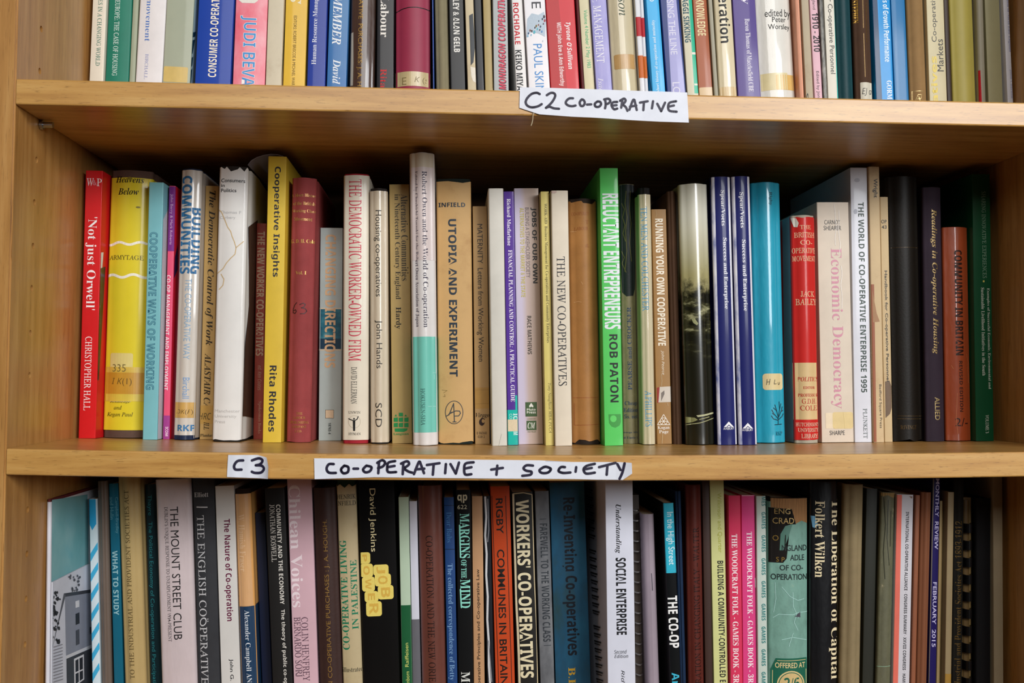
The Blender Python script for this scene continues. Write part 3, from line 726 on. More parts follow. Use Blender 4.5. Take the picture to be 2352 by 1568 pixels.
bk(1, 'pb', (1892, 1901, 222), (1881, 1891), '#6b6a66', 'thin grey marbled pamphlet right of the rose pink paperback', mat=lambda: mat_mottle('grey_marble', ['#2e2e2e', '#77756e', '#b4b0a8'], 160, (1, 1, .4)))
bk(1, 'pb', (1902, 1926.5, 222), (1892, 1916.5), '#dfd9ca', 'white paperback with an aqua edge and spaced grey lettering', [
   Pg('N', [(640, -20), (650, -20), (692, 900), (672, 900)], '#3fb8ae', 'gloss', 'printed_band'),
   T('N', 584, 640, -45, 665, 'd', 'S', '#3a3835', 'or Co-operative Personnel')], m='paper')
bk(1, 'hb', (1927, 1964.5, 223), (1917, 1958.5), '#173f45', 'plain dark teal hardback on the upper shelf', m='leather')
bk(1, 'hb', (1966, 2008, 224), (1959, 2000), '#4c3526', 'brown cloth book with gold capitals and a white paper tag at its foot', [
   T('N', 815, 862, -5, 202, 'd', 'RB', '#d8a63c', 'STEPHEN', m='foil'), Ln('N', [[(900, -10), (906, 250)], [(908, 300), (922, 690)]], 6, '#8a6a30', 'foil'), Ln('N', [[(935, 20), (938, 380)]], 5, '#7a5c2c', 'foil'),
   St('N', 884, 1014, 740, 910, '#ccc6b4', 'paper', 'paper_tag', .5), T('N', 895, 992, 792, 862, 'h', 'SI', '#33322f', 'EJ a')])
bk(1, 'pb', (2013, 2053.5, 226), (2003.5, 2045), '#1b90d6', 'bright blue paperback with white bold words reading downward, upper shelf right', [
   Pg('N', [(985, -20), (1030, -20), (1075, 905), (1022, 905)], '#12385e', 'gloss', 'printed_band'),
   T('N', 1088, 1140, -30, 557, 'd', 'B', '#e3f0f8', 'sis of Growth Performance'), T('N', 1118, 1166, 725, 960, 'd', 'RB', '#eef5fa', 'GORM W')])
bk(1, 'pb', (2055.5, 2090, 227), (2046.5, 2080), '#1a6fa6', 'plain darker blue paperback next to the bright blue one')
bk(1, 'hb', (2091, 2134, 228), (2081.5, 2125.5), '#93734a', 'tan cloth book with a small framed gilt emblem at its foot', [
   Ln('N', [[(1356, 940), (1354, 818), (1448, 818)], [(1380, 900), (1400, 850), (1430, 850), (1425, 885), (1395, 890)], [(1405, 870), (1415, 900)]], 6, '#c9ae74', 'foil')])
bk(1, 'pb', (2135, 2175.5, 229), (2126.5, 2168), '#cfc39d', 'cream paperback with overlapping grey and yellow words reading upward', [
   T('N', 1520, 1574, 505, 1080, 'u', 'BB', '#e2c95e', 'eratives'), T('N', 1516, 1572, -30, 378, 'u', 'S', '#55524a', 'Co-operativ'), T('N', 1568, 1626, 352, 642, 'u', 'S', '#45423b', 'Markets')], m='paper')
bk(1, 'pb', (2176, 2188, 230), (2168.5, 2178), '#3a2a22', 'thin dark brown pamphlet beside the cream paperback with overlapping words', m='paper')
bk(1, 'dj', (2189, 2250, 231), (2178.5, 2243), '#b0a24e', 'wide olive yellow folder on the upper shelf near the right end', [
   Ln('N', [[(1928, 20), (1934, 170)]], 5, '#5d5a48')], m='paper', bulge=.003, case='#b0a24e')
bk(1, 'st', (2251, 2267, 232), (2244, 2261), '#a29c88', 'grey-beige booklet with a red strip low on its spine', [
   Pg('N', [(1944, 630), (1962, 630), (1975, 920), (1956, 920)], '#c01f2a')], m='paper')
bk(1, 'pb', (2267.5, 2317.5, 233), (2262, 2305.5), '#a8a27a', 'pale sage paperback beside the last white spine at the right end', m='paper')
bk(1, 'pb', (2318, 2331, 234), (2306.5, 2321), '#dddde6', 'narrow white paperback with faint lilac lettering, last at the right end', [
   T('N', 2200, 2232, -40, 465, 'd', 'R', '#8a90ba', 'cation in North East England'), T('N', 2226, 2258, 625, 885, 'd', 'R', '#a0a4c6', 'John Charlton')])
# ------------------------------------------------------------------ middle shelf
bk(2, 'pb', (179.5, 220, 1007), (197, 236, 392), '#d21c20', 'bright red paperback with white serif title, first on the middle shelf', [
   T('A/B', 238, 352, 690, 95, 'd', 'R', '#f6eeee', "'Not just Orwell'"), T('B', 234, 302, 360, 1098, 'd', 'R', '#f4e4e4', 'CHRISTOPHER HALL'),
   T('A', 255, 330, 302, 378, 'h', 'R', '#f4e8e8', 'W'), T('A', 318, 362, 318, 372, 'h', 'R', '#d98a92', '&'), T('A', 358, 408, 305, 380, 'h', 'R', '#f4e8e8', 'P'),
   Sd('R', 'A', [(392, 1042), (424, 1042), (412, 1200), (388, 1200)], '#e6e4e4'), Sd('R', '.', [(228, 615), (242, 612), (228, 872), (220, 874)], '#2a2a36', lambda: mat_mottle('black_white_photo', ['#0f0f14', '#2c2c38', '#c8c8d0'], 60, (1, 1, 1), .3, 'gloss', [.4, .56, .68]))])
bk(2, 'dj', (227, 327, 1008.5), (243, 350, 391), '#dcc92e', 'wide lemon yellow jacketed book with white wavy lines and amber tape', [
   T('A', 540, 825, 282, 345, 'h', 'RBI', '#2a2210', 'Heavens'), T('A', 566, 775, 398, 466, 'h', 'RBI', '#2a2210', 'Below'),
   Ln('A', [[(436+i*14, 952+13*math.sin(i*.42+.4)) for i in range(30)]], 24, '#efeadb'), Ln('A', [[(428+i*14, 1278+15*math.sin(i*.40+2.6)) for i in range(31)]], 26, '#efeadb'),
   T('A', 468, 818, 1070, 1116, 'h', 'R', '#544a1c', 'ARMYTAGE'),
   St('B', 478, 712, 525, 1015, '#d9c87c', 'paper', 'paper_tag', 1.5), T('B', 482, 690, 1000, 1030, 'h', 'RI', '#3a3216', 'Routledge'),
   Bn('B', 665, 720, '#d4b348', 'tape', name='tape_band'), Bn('B', 720, 935, '#c4912a', 'tape', name='tape_band'), Bn('B', 935, 1008, '#d6bd45', 'tape', name='tape_band'),
   T('B', 510, 650, 636, 712, 'h', 'SI', '#7a6a3a', '335'), T('B', 500, 706, 775, 856, 'h', 'SI', '#6b4f1c', 'I K(1)'),
   T('B', 526, 608, 1050, 1090, 'h', 'RI', '#3a3216', 'and'), T('B', 448, 716, 1118, 1170, 'h', 'RI', '#3a3216', 'Kegan Paul'),
   Dc('A', 770, 590, 22, 9, '#7a6c22', name='stain'), Dc('A', 690, 300, 20, 12, '#8a7a28', name='stain')],
   case='#5c463c', low=.0062, high=.0062, bulge=.004, r=.003, m='gloss', d=.134)
bk(2, 'pb', (326.5, 361, 1010), (342.5, 375, 419), '#7cbcc4', 'pale turquoise paperback with dark outlined hand-drawn capitals', [
   T('A/B', 868, 950, 840, 892, 'd', 'BB', '#1d5a74', 'COOPERATIVE WAYS OF WORKING', '#6fb2be'),
   Sd('R', '.', [(367, 500), (390, 470), (390, 1012), (362, 1012)], '#c9d4da')], r=.0008)
bk(2, 'pb', (373, 389, 1009), (389, 402, 427), '#e8577a', 'slim pink paperback with purple ends and small white capitals', [
   Bn('A', 384, 1030, '#7c3083', 'gloss'), Bn('B', 1150, 1400, '#a4428c', 'gloss'),
   T('A', 1085, 1118, 460, 965, 'd', 'S', '#d0a6cc', 'John Berry & Mark Roberts'), T('A/B', 1043, 1083, 1270, 897, 'd', 'B', '#f6dfe4', 'CO-OP MANAGEMENT AND EMPLOYMENT'), T('B', 1044, 1072, 1262, 1356, 'd', 'B', '#f2d4e2', 'ICOM'),
   Sd('R', '.', [(402, 428), (414, 428), (396, 1010), (389, 1010)], '#e2203c', 'gloss'), Sd('R', '.', [(401, 590), (408, 560), (408, 618), (399, 640)], '#2a1450'), Dc('B', 2000, 0, 0.1, 0.1, '#e2203c')][:8])
bk(2, 'dj', (395, 454, 1011), (415, 472, 387), '#cfc8be', 'grey-white jacketed book with bold blue two-line title and navy foot', [
   T('A', 1192, 1302, 275, 1256, 'd', 'BB', '#2f6c9c', 'COMMUNITIES'), T('A', 1300, 1400, 595, 1256, 'd', 'BB', '#2f6c9c', 'BUILDING'),
   T('A/B', 1232, 1296, 1305, 588, 'd', 'S', '#8aaac6', 'THE CO-OPERATIVE WAY'), T('B', 1216, 1280, 770, 980, 'd', 'S', '#7aa0ce', 'Birchall'),
   Bn('B', 1018, 1174, '#cda45a', 'tape', name='tape_band'), T('B', 1150, 1312, 1090, 1146, 'h', 'SI', '#6a5228', 'DK(F)'), T('B', 1160, 1336, 1244, 1306, 'h', 'BB', '#3a78aa', 'RKP'), Bn('B', 1348, 1402, '#1e2a46', 'gloss')], m='film', bulge=.004, r=.003, case='#1e2a46')
bk(2, 'pb', (455, 487, 1012), (468, 502, 427), '#caa566', 'tan paperback with dark italic title, half behind the white torn jacket', [
   T('A/B', 1450, 1532, 425, 452, 'd', 'RBI', '#2e2416', 'The Democratic Control of Work'), T('B', 1432, 1497, 530, 1160, 'd', 'RBI', '#2e2416', 'ALASTAIR CAM'),
   Bn('B', 1050, 1232, '#c79c4e', 'tape', name='tape_band'), T('B', 1378, 1502, 1124, 1190, 'h', 'SI', '#3c3420', 'HRC'), T('B', 1428, 1482, 1215, 1292, 'd', 'RBI', '#2e2416', 'ILL'), T('B', 1394, 1520, 1334, 1362, 'h', 'RB', '#2e2416', 'Plunket')], m='aged', d=.142)
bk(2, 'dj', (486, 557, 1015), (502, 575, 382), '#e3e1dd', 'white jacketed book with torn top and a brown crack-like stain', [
   T('A', 1600, 1840, 304, 342, 'h', 'SM', '#26262a', 'Consumers'), T('A', 1600, 1636, 356, 386, 'h', 'SM', '#26262a', 'in'), T('A', 1598, 1756, 404, 440, 'h', 'SM', '#26262a', 'Politics'),
   T('A', 1588, 1802, 626, 656, 'h', 'S', '#b4b3b3', 'Thomas F'), T('A', 1586, 1746, 680, 714, 'h', 'S', '#b4b3b3', 'Carbery'),
   T('B', 1536, 1786, 1090, 1120, 'h', 'S', '#bdb9b5', 'Manchester'), T('B', 1536, 1754, 1142, 1180, 'h', 'S', '#bdb9b5', 'University'), T('B', 1536, 1642, 1196, 1226, 'h', 'S', '#bdb9b5', 'Press'),
   Ln('A', [[(1572, 610), (1605, 640), (1640, 720), (1668, 790), (1700, 835), (1712, 880), (1735, 935), (1752, 995), (1742, 1060), (1700, 1100), (1655, 1150), (1620, 1205), (1560, 1250)], [(1752, 995), (1785, 965), (1822, 932)], [(1600, 1260), (1630, 1310), (1620, 1370), (1580, 1410)]], 9, '#cbb084', name='stain'),
   Sd('R', '.', [(570, 520), (590, 505), (590, 960), (560, 955), (564, 800), (572, 700)], '#4a3024', 'worn')], jag1=.0045, jag0=.002, bulge=.0016, r=.0028, case='#2a2420', m='gloss', low=.001, high=.0005)  # dark brown patch laid on the right side of the jacket
bk(2, 'pb', (581.5, 603, 1011), (588.5, 612, 513), '#a03c2c', 'short brick red paperback with cream capitals, half behind the yellow book', [
   T('C/D', 128, 202, 835, 552, 'd', 'BB', '#c9a78a', 'THE NEW WORKER CO-OPERATIVES'), T('D', 140, 178, 650, 898, 'd', 'SI', '#c4937c', 'ed. Ken Coates'), T('D', 138, 175, 1008, 1330, 'd', 'R', '#c4937c', 'Spokesman Books')], m='worn', d=.155)
bk(2, 'pb', (603, 645, 1016.5), (616, 658, 359.5), '#dfbd3c', 'tall mustard yellow paperback with bold dark title, middle shelf', [
   T('C', 282, 364, 185, 1288, 'd', 'B', '#2c2d36', 'Cooperative Insights'), T('D', 252, 326, 650, 1312, 'd', 'B', '#2c2d36', 'Rita Rhodes')], m='paper')
bk(2, 'hb', (656, 716, 1016.5), (669, 730, 408), '#9a4343', 'faded red cloth book with gilt lines and a handwritten number', [
   T('C', 470, 732, 454, 493, 'h', 'RB', '#d0a05c', 'A Short History', m='foil'), T('C', 488, 708, 534, 568, 'h', 'RB', '#d0a05c', 'of the British', m='foil'), T('C', 480, 714, 610, 650, 'h', 'RB', '#d0a05c', 'Working Class', m='foil'), T('C', 500, 680, 690, 725, 'h', 'RB', '#d0a05c', 'Movement', m='foil'),
   T('C', 464, 706, 910, 948, 'h', 'RB', '#dcb05c', 'G. D. H. Cole', m='foil'), T('C', 515, 624, 1230, 1263, 'h', 'RB', '#dcb05c', 'Vol. I', m='foil'),
   Ln('D', [[(528, 20), (505, 45), (490, 85), (488, 118), (510, 128), (525, 108), (515, 90), (495, 100)], [(560, 40), (595, 25), (615, 40), (600, 65), (575, 72), (615, 80), (628, 105), (605, 130), (565, 132)]], 8, '#3c1a1e', name='pencil_number'),
   T('D', 524, 586, 1118, 1142, 'h', 'RB', '#b8803c', 'THE', m='foil'), T('D', 494, 612, 1158, 1184, 'h', 'RB', '#b8803c', 'LABOUR', m='foil'), T('D', 462, 644, 1205, 1232, 'h', 'RB', '#b8803c', 'PUBLISHING', m='foil'), T('D', 484, 622, 1250, 1275, 'h', 'RB', '#b8803c', 'COMPANY', m='foil'), T('D', 510, 582, 1296, 1318, 'h', 'RB', '#b8803c', 'LTD.', m='foil')], bulge=.0042, r=.003, jag0=.0008)
bk(2, 'pb', (726.5, 784.5, 1015.5), (733, 786, 523.5), '#b8c6c2', 'short grey-blue paperback with a dark teal picture band and peach capitals', [
   Bn('D', 72, 86, '#d8cbb0'), Bn('D', 86, 486, '#1f6378', lambda: mat_mottle('teal_picture', ['#0e3346', '#1f6378', '#2f7f90', '#8fb4b4'], 70, (1, 1, 1.4), .35, 'gloss', [.3, .5, .62, .75]), name='cover_print'), Bn('D', 380, 486, '#133a52', name='cover_print'), Bn('D', 486, 500, '#d8cbb0'),
   T('C/D', 812, 920, 865, 672, 'd', 'BB', '#dfb98e', 'CHANGING DIRECTIONS'), St('D', 815, 901, 1092, 1178, '#6a6258', 'ink', 'printed_square', .1), St('D', 819, 897, 1096, 1174, '#e3cba8', 'ink', 'printed_square', .1),
   T('D', 846, 872, 1222, 1336, 'd', 'B', '#2e3434', '18765 4')], m='paper', d=.15)
bk(2, 'dj', (786, 847, 1019), (787.5, 850, 399), '#ddd3c0', 'cream jacketed book with tall thin red capitals, middle shelf', [
   T('C/D', 1048, 1176, 310, 606, 'd', 'R', '#c62f48', 'THE DEMOCRATIC WORKER-OWNED FIRM'), T('D', 1072, 1132, 665, 1032, 'd', 'R', '#2c2a2a', 'DAVID ELLERMAN'),
   T('D', 1044, 1166, 1106, 1132, 'h', 'R', '#4a463f', 'UNWIN'), T('D', 1046, 1168, 1320, 1346, 'h', 'R', '#3a3631', 'HYMAN'), Rg('D', 1106, 1212, 60, 62, 3, '#b0a692'),
   Dc('D', 1103, 1183, 8, 10, '#151515'), Pg('D', [(1090, 1196), (1116, 1196), (1112, 1250), (1114, 1304), (1094, 1304), (1100, 1250)], '#151515'), Ln('D', [[(1094, 1200), (1065, 1190), (1048, 1182)], [(1112, 1200), (1135, 1185), (1144, 1160)]], 9, '#151515')],
   case='#a52430', low=.0028, bulge=.002, r=.0035, m='gloss')
bk(2, 'dj', (850, 892, 1020), (847, 890, 432), '#d3c4ac', 'beige book in shiny wrinkled plastic with thin black lettering', [
   T('C', 1300, 1378, 620, 1484, 'd', 'S', '#3c3732', 'Housing co-operatives'), T('D', 1308, 1384, 195, 678, 'd', 'S', '#3c3732', 'John Hands'), T('D', 1316, 1382, 1024, 1266, 'd', 'S', '#3c3732', 'SCD')], m='film', bulge=.0032, r=.003, case='#2c2622', high=.0022)
bk(2, 'pb', (901, 946.5, 1018.7), (893.5, 940, 424), '#b3985f', 'khaki tan paperback with a green ship emblem near its foot', [
   T('C', 1574, 1644, 460, 1326, 'd', 'R', '#332c1c', 'Alternative Communities'), T('C', 1500, 1566, 460, 1512, 'd', 'R', '#332c1c', 'in Nineteenth Century England'), T('D', 1508, 1574, 66, 284, 'd', 'RB', '#2a2418', 'Hardy'),
   Pg('D', [(1508, 1278), (1640, 1278), (1632, 1300), (1600, 1314), (1512, 1312)], '#1f8a4a', name='ship_emblem')] +
   [Pg('D', [(x, y), (x+42, y-4), (x+38, y+17), (x+42, y+40), (x, y+40), (x+5, y+18)], '#1f8a4a', name='ship_emblem') for x in (1500, 1552, 1606) for y in (1172, 1226)] +
   [Pg('D', [(1552, 1122), (1592, 1122), (1588, 1138), (1594, 1158), (1552, 1158), (1556, 1140)], '#1f8a4a', name='ship_emblem'), Pg('D', [(1508, 1158), (1522, 1136), (1532, 1158)], '#1f8a4a', name='ship_emblem'), Pg('D', [(1606, 1158), (1620, 1138), (1634, 1158)], '#1f8a4a', name='ship_emblem'),
    T('D', 1498, 1650, 1322, 1350, 'h', 'RB', '#1f8a4a', 'Longman')], m='paper')
bk(2, 'dj', (948, 1006, 1025.5), (940.5, 997, 350), '#ded9d6', 'tallest white jacketed book with a mint green lower band', [
   Bn('C', 48, 186, '#cfc3ac', 'gloss', wrap=.05), Bn('C', 186, 1118, '#d9cbc8', 'gloss', wrap=.05), Bn('D', 360, 1320, '#74c4b4', 'gloss', wrap=.05),
   T('C/D', 1776, 1842, 228, 268, 'd', 'R', '#3a3448', 'Robert Owen and the World of Co-operation'), T('C/D', 1706, 1746, 226, 262, 'd', 'R', '#4a445a', 'Edited by Chushichi Tsuzuki for the Robert Owen Association of Japan'), T('D', 1770, 1814, 878, 1248, 'd', 'R', '#2f5a58', 'HOKUSEN-SHA'),
   Ln('D', [[(1845, 1058), (1942, 1058)], [(1880, 722), (1940, 722)], [(1880, 722), (1884, 770)], [(1905, 740), (1905, 785)], [(1925, 730), (1925, 1040)]], 4, '#a9d9cf')], bulge=.0042, r=.004, m='gloss', case='#d8d2cc', low=.0004, high=.0004)
bk(2, 'dj', (1007.5, 1088, 1021), (1001.5, 1082, 411), '#c9a26a', 'wide tan jacketed book with bold slate capitals and a ringed monogram', [
   T('E', 118, 386, 370, 414, 'h', 'BB', '#2a3038', 'INFIELD'), T('E/F', 222, 304, 535, 718, 'd', 'BB', '#24303c', 'UTOPIA AND EXPERIMENT'), Rg('F', 275, 1075, 88, 114, 7, '#3a3f42'),
   Ln('F', [[(198, 1112), (225, 1098), (270, 985), (278, 1170)], [(262, 1170), (295, 1170)], [(222, 1092), (290, 1060), (330, 1062), (338, 1085), (320, 1110), (282, 1112)], [(245, 1075), (275, 1070)]], 9, '#3a3f42', name='monogram'),
   Ln('F', [[(155, 852), (205, 856), (170, 880)], [(180, 895), (185, 918), (165, 915)]], 4, '#8a7040', name='pencil_mark')], m='aged', case='#18221e', bulge=.0018, r=.002, jag0=.003, jag1=.0025, high=.0016, low=.0006)
bk(2, 'pb', (1091, 1126, 1020), (1085.8, 1119, 474), '#b99663', 'small tan paperback with thin black title, tape and an apple emblem', [
   T('E/F', 496, 566, 585, 566, 'd', 'S', '#2a2018', 'MATERNITY  Letters from Working Women'), St('F', 486, 628, 826, 1036, '#b88e48', 'tape', 'tape_band', .2), Ln('F', [[(486, 852), (628, 850)], [(486, 990), (628, 985)]], 3, '#94703a', name='tape_edge'),
   T('F', 490, 626, 1080, 1134, 'h', 'RBI', '#2a1c14', 'Virago'), Dc('F', 552, 1172, 28, 36, '#2e1a14', name='apple_emblem'), Dc('F', 566, 1160, 15, 20, '#b99663', name='apple_emblem'), Ln('F', [[(545, 1140), (556, 1128), (578, 1145)]], 8, '#2e1a14', name='apple_emblem'),
   T('F', 500, 600, 1268, 1294, 'h', 'S', '#4a3a26', '0 86068'), T('F', 512, 582, 1306, 1330, 'h', 'S', '#4a3a26', '028 2')], m='paper')
bk(2, 'pb', (1129.5, 1165.5, 1024), (1121, 1156, 433), '#d3cfc4', 'blank off-white paperback left of the narrow purple one', [
   Ln('F', [[(722, 1408), (735, 1350), (750, 1290)]], 3, '#9a968c', name='crease')], m='paper', r=.0014)
bk(2, 'pb', (1166.5, 1190.5, 1022.5), (1157, 1179.8, 440), '#563593', 'narrow purple paperback with white serif capitals and a turquoise foot', [
   Bn('F', 1050, 1410, '#1fb3a6', 'gloss'), Pg('F', [(886, 905), (912, 905), (916, 1060), (888, 1060)], '#1fb3a6', 'gloss', 'printed_band'), St('F', 809, 918, 1145, 1264, '#d8c6a6', 'ink', 'printed_square', .05),
   T('E', 805, 842, 332, 802, 'd', 'RB', '#ece6f4', 'Richard Macfarlane'), T('E/F', 828, 870, 845, 968, 'd', 'RB', '#ece6f4', 'FINANCIAL PLANNING AND CONTROL: A PRACTICAL GUIDE'), T('F', 866, 912, 1085, 1146, 'd', 'B', '#d6ecea', 'IC'), T('F', 828, 856, 1088, 1140, 'd', 'S', '#c0e2de', 'CO'), T('F', 868, 914, 1268, 1300, 'd', 'B', '#d6ecea', 'M')])
bk(2, 'pb', (1191.2, 1249, 1020.5), (1180.5, 1238, 433), '#c4b4b4', 'lilac to beige paperback with black title lines and two green square emblems', [
   T('E', 1045, 1104, 420, 1178, 'd', 'BB', '#2c2a28', 'JOBS OF OUR OWN'), T('E', 990, 1030, 420, 1120, 'd', 'S', '#6a6060', 'BUILDING A STAKEHOLDER SOCIETY'), T('E', 938, 980, 424, 1316, 'd', 'B', '#c2b455', 'ALTERNATIVES TO THE MARKET & THE STATE'), T('F', 1008, 1050, 110, 494, 'd', 'B', '#4a4038', 'RACE MATHEWS'),
   St('F', 988, 1104, 972, 1116, '#435c36', 'ink', 'printed_square', .1), T('F', 1002, 1090, 1034, 1058, 'h', 'B', '#e8e6d8', 'Pluto'), T('F', 1002, 1092, 1062, 1086, 'h', 'B', '#e8e6d8', 'Press'), Pg('F', [(1046, 980), (1068, 1010), (1064, 1026), (1046, 1016), (1030, 1026), (1024, 1010)], '#e8e6d8'),
   St('F', 1000, 1098, 1158, 1252, '#435c36', 'ink', 'printed_square', .1), T('F', 1010, 1086, 1176, 1236, 'h', 'RBI', '#e8e6d8', 'CM'), T('F', 1004, 1092, 1134, 1146, 'h', 'S', '#6a7a54', 'COMERFORD'), T('F', 1008, 1094, 1262, 1274, 'h', 'S', '#6a7a54', 'AND MILLER')],
   mat=lambda: mat_blend('lilac_beige', [(.0, '#d4ccdc'), (.3, '#cdc2d2'), (.5, '#bea89e'), (.9, '#b49a84')], axis='X', size=.021))
bk(2, 'pb', (1253, 1273, 1023), (1241.5, 1261, 440), '#d9c873', 'narrow pale yellow paperback with tiny black line of type', [
   T('E/F', 1182, 1218, 380, 378, 'd', 'R', '#4a4018', 'WORK-AID  Business Management for Co-operatives and Community Enterprises'), T('F', 1212, 1250, 780, 1280, 'd', 'RI', '#6a5e2a', 'Tony Naughton MBA, FCCA')], m='paper')
bk(2, 'pb', (1274, 1314.3, 1024), (1264, 1305, 438), '#ded2bd', 'cream paperback with large black serif capitals and a nicked top corner', [
   T('E/F', 1310, 1394, 910, 810, 'd', 'R', '#24242a', 'THE NEW CO-OPERATIVES'), Dc('E', 1272, 262, 30, 18, '#c9b0a4', name='nick')], m='paper', r=.0012)
bk(2, 'dj', (1315.5, 1384, 1021.5), (1306.5, 1374, 456), '#a5733f', 'brown jacketed old book with a ragged top beside the bright green one', [
   T('E', 1455, 1625, 462, 496, 'h', 'R', '#98592f', 'CO-OPERATI'), T('E', 1590, 1622, 545, 582, 'h', 'R', '#98592f', 'T'), T('E', 1480, 1618, 612, 646, 'h', 'R', '#98592f', 'LABOUR'), T('E', 1585, 1628, 782, 816, 'h', 'R', '#98592f', 'AL'),
   Ln('F', [[(1470, 930), (1725, 925)], [(1482, 985), (1485, 1205), (1735, 1195)]], 4, '#94502a'), Ln('E', [[(1480, 1365), (1520, 1358), (1548, 1366)], [(1440, 655), (1500, 655)], [(1545, 1160), (1562, 1190)]], 4, '#c99a68', name='scuff')], m='leather', bulge=.0055, r=.004, case='#2a201a', jag1=.004, jag0=.003, high=.0012)
bk(2, 'pb', (1388, 1431.8, 1023.7), (1376.5, 1419, 386.5), '#5ccb64', 'bright green paperback with tall condensed white capitals', [
   T('E/F', 1768, 1936, 280, 242, 'd', 'BB', '#e6eaee', 'RELUCTANT ENTREPRENEURS'), T('F', 1832, 1916, 294, 974, 'd', 'B', '#111c18', 'ROB PATON'),
   Pg('F', [(1820, 1094), (1942, 1092), (1944, 1170), (1930, 1205), (1890, 1228), (1850, 1215), (1826, 1180)], '#3f9a44', name='shield_emblem'), Dc('F', 1868, 1138, 32, 34, '#5fcf64', name='shield_emblem')], m='gloss')
bk(2, 'hb', (1434, 1471, 1019.5), (1422.5, 1463, 423), '#7f7455', 'worn olive old book with a black creased upper label and blue capitals', [
   Pg('G', [(272, 238), (330, 226), (452, 238), (448, 600), (432, 1280), (415, 1345), (345, 1352), (305, 1310), (285, 900), (272, 500)], '#24282a', 'leather', 'dark_label'),
   Ln('G', [[(300, 420), (325, 480), (308, 560), (330, 640), (312, 720), (335, 800)], [(340, 300), (330, 420), (350, 560), (335, 700), (348, 900), (330, 1100)], [(385, 300), (372, 480), (392, 620), (375, 820), (395, 1000)], [(300, 900), (325, 960), (305, 1020), (340, 1110)]], 7, '#5c5730', name='worn_lettering'),
   T('H', 354, 396, 20, 850, 'u', 'RB', '#2f4058', 'PEARSE and CROCKER'), T('H', 330, 456, 962, 1012, 'h', 'RB', '#33445c', 'Cheap'), T('H', 320, 462, 1030, 1072, 'h', 'RB', '#33445c', 'Edition'), T('H', 326, 460, 1096, 1136, 'h', 'RB', '#33445c', '5s. net'), T('H', 322, 468, 1266, 1286, 'h', 'RB', '#33445c', 'eorge Alle'), T('H', 324, 470, 1316, 1338, 'h', 'RB', '#33445c', 'd Unwin L')], m='worn', bulge=.0028, r=.002)
bk(2, 'dj', (1474.5, 1508, 1022), (1464.5, 1495, 431), '#cfc3a2', 'narrow cream jacketed book with thin sky blue capitals and black cap', [
   T('G/H', 498, 560, 455, 60, 'd', 'R', '#549cc4', 'TEN MEN AND COLCHESTER'), T('H', 534, 600, 858, 1216, 'd', 'R', '#549cc4', 'A.PHILLIPS')], m='film', case='#1c1a1a', high=.0055, low=.0004, r=.003, bulge=.0012)
bk(2, 'pb', (1509.5, 1545.5, 1020), (1496.5, 1531.5, 481), '#9f7640', 'short caramel brown paperback with white condensed capitals and a paper patch', [
   T('G/H', 645, 724, 575, 408, 'd', 'BB', '#efe4cf', 'RUNNING YOUR OWN COOPERATIVE'), T('H', 690, 724, 455, 698, 'd', 'SI', '#efe2cc', 'John Pearce'),
   Pg('H', [(648, 828), (674, 822), (674, 978), (652, 980)], '#962c22', 'paper', 'sticker'), Pg('H', [(676, 820), (806, 814), (808, 970), (664, 975)], '#cfc4b6', 'paper', 'sticker'), Pg('H', [(690, 880), (722, 855), (724, 890), (690, 965)], '#7a7068', name='scribble'),
   Ln('H', [[(715, 1095), (655, 1198), (778, 1198), (715, 1095)], [(695, 1130), (737, 1130), (757, 1164), (736, 1198), (715, 1164), (695, 1198), (675, 1164), (695, 1130)], [(675, 1164), (757, 1164)], [(695, 1130), (715, 1164), (737, 1130)]], 6, '#f0e8dc', name='triangle_emblem'),
   T('H', 656, 774, 1210, 1250, 'h', 'RB', '#efe6da', 'Kogan'), T('H', 670, 764, 1252, 1292, 'h', 'RB', '#efe6da', 'Page'), Ln('G', [[(635, 490), (648, 530), (640, 560)]], 4, '#c0a070', name='crease'), Ln('H', [[(690, 690), (700, 760), (692, 810)], [(752, 980), (760, 1010)], [(705, 1290), (700, 1390)]], 4, '#c9b088', name='crease')], m='paper')
bk(2, 'hb', (1546.5, 1570, 1018), (1532.5, 1554, 439), '#4d3524', 'dark brown cloth book half hidden beside the sepia photograph jacket', d=.12)
bk(2, 'dj', (1571.5, 1648, 1022.5), (1556.5, 1627, 421), '#d9d6c4', 'glossy jacketed book with a sepia landscape photograph round its spine', [
   Pg('H', [(1045, 1105), (1120, 1095), (1235, 1072), (1236, 1088), (1160, 1105), (1060, 1122)], '#b9b890', name='printed_boat'), Pg('H', [(930, 1120), (1030, 1128), (1060, 1150), (1010, 1175), (930, 1190), (925, 1150)], '#8a8a5c', name='printed_boat'), Ln('H', [[(920, 1230), (960, 1200), (1080, 1180), (1180, 1150), (1238, 1132)], [(1075, 1145), (1180, 1120)]], 8, '#a3a278', name='printed_boat'),
   Pg('H', [(1000, 140), (1025, 130), (1062, 185), (1050, 205), (1015, 180)], '#9a9a70', name='printed_boat')], mat=mat_landscape, bulge=.0062, r=.004, case='#2a2a1c', low=.0004, high=.0004)
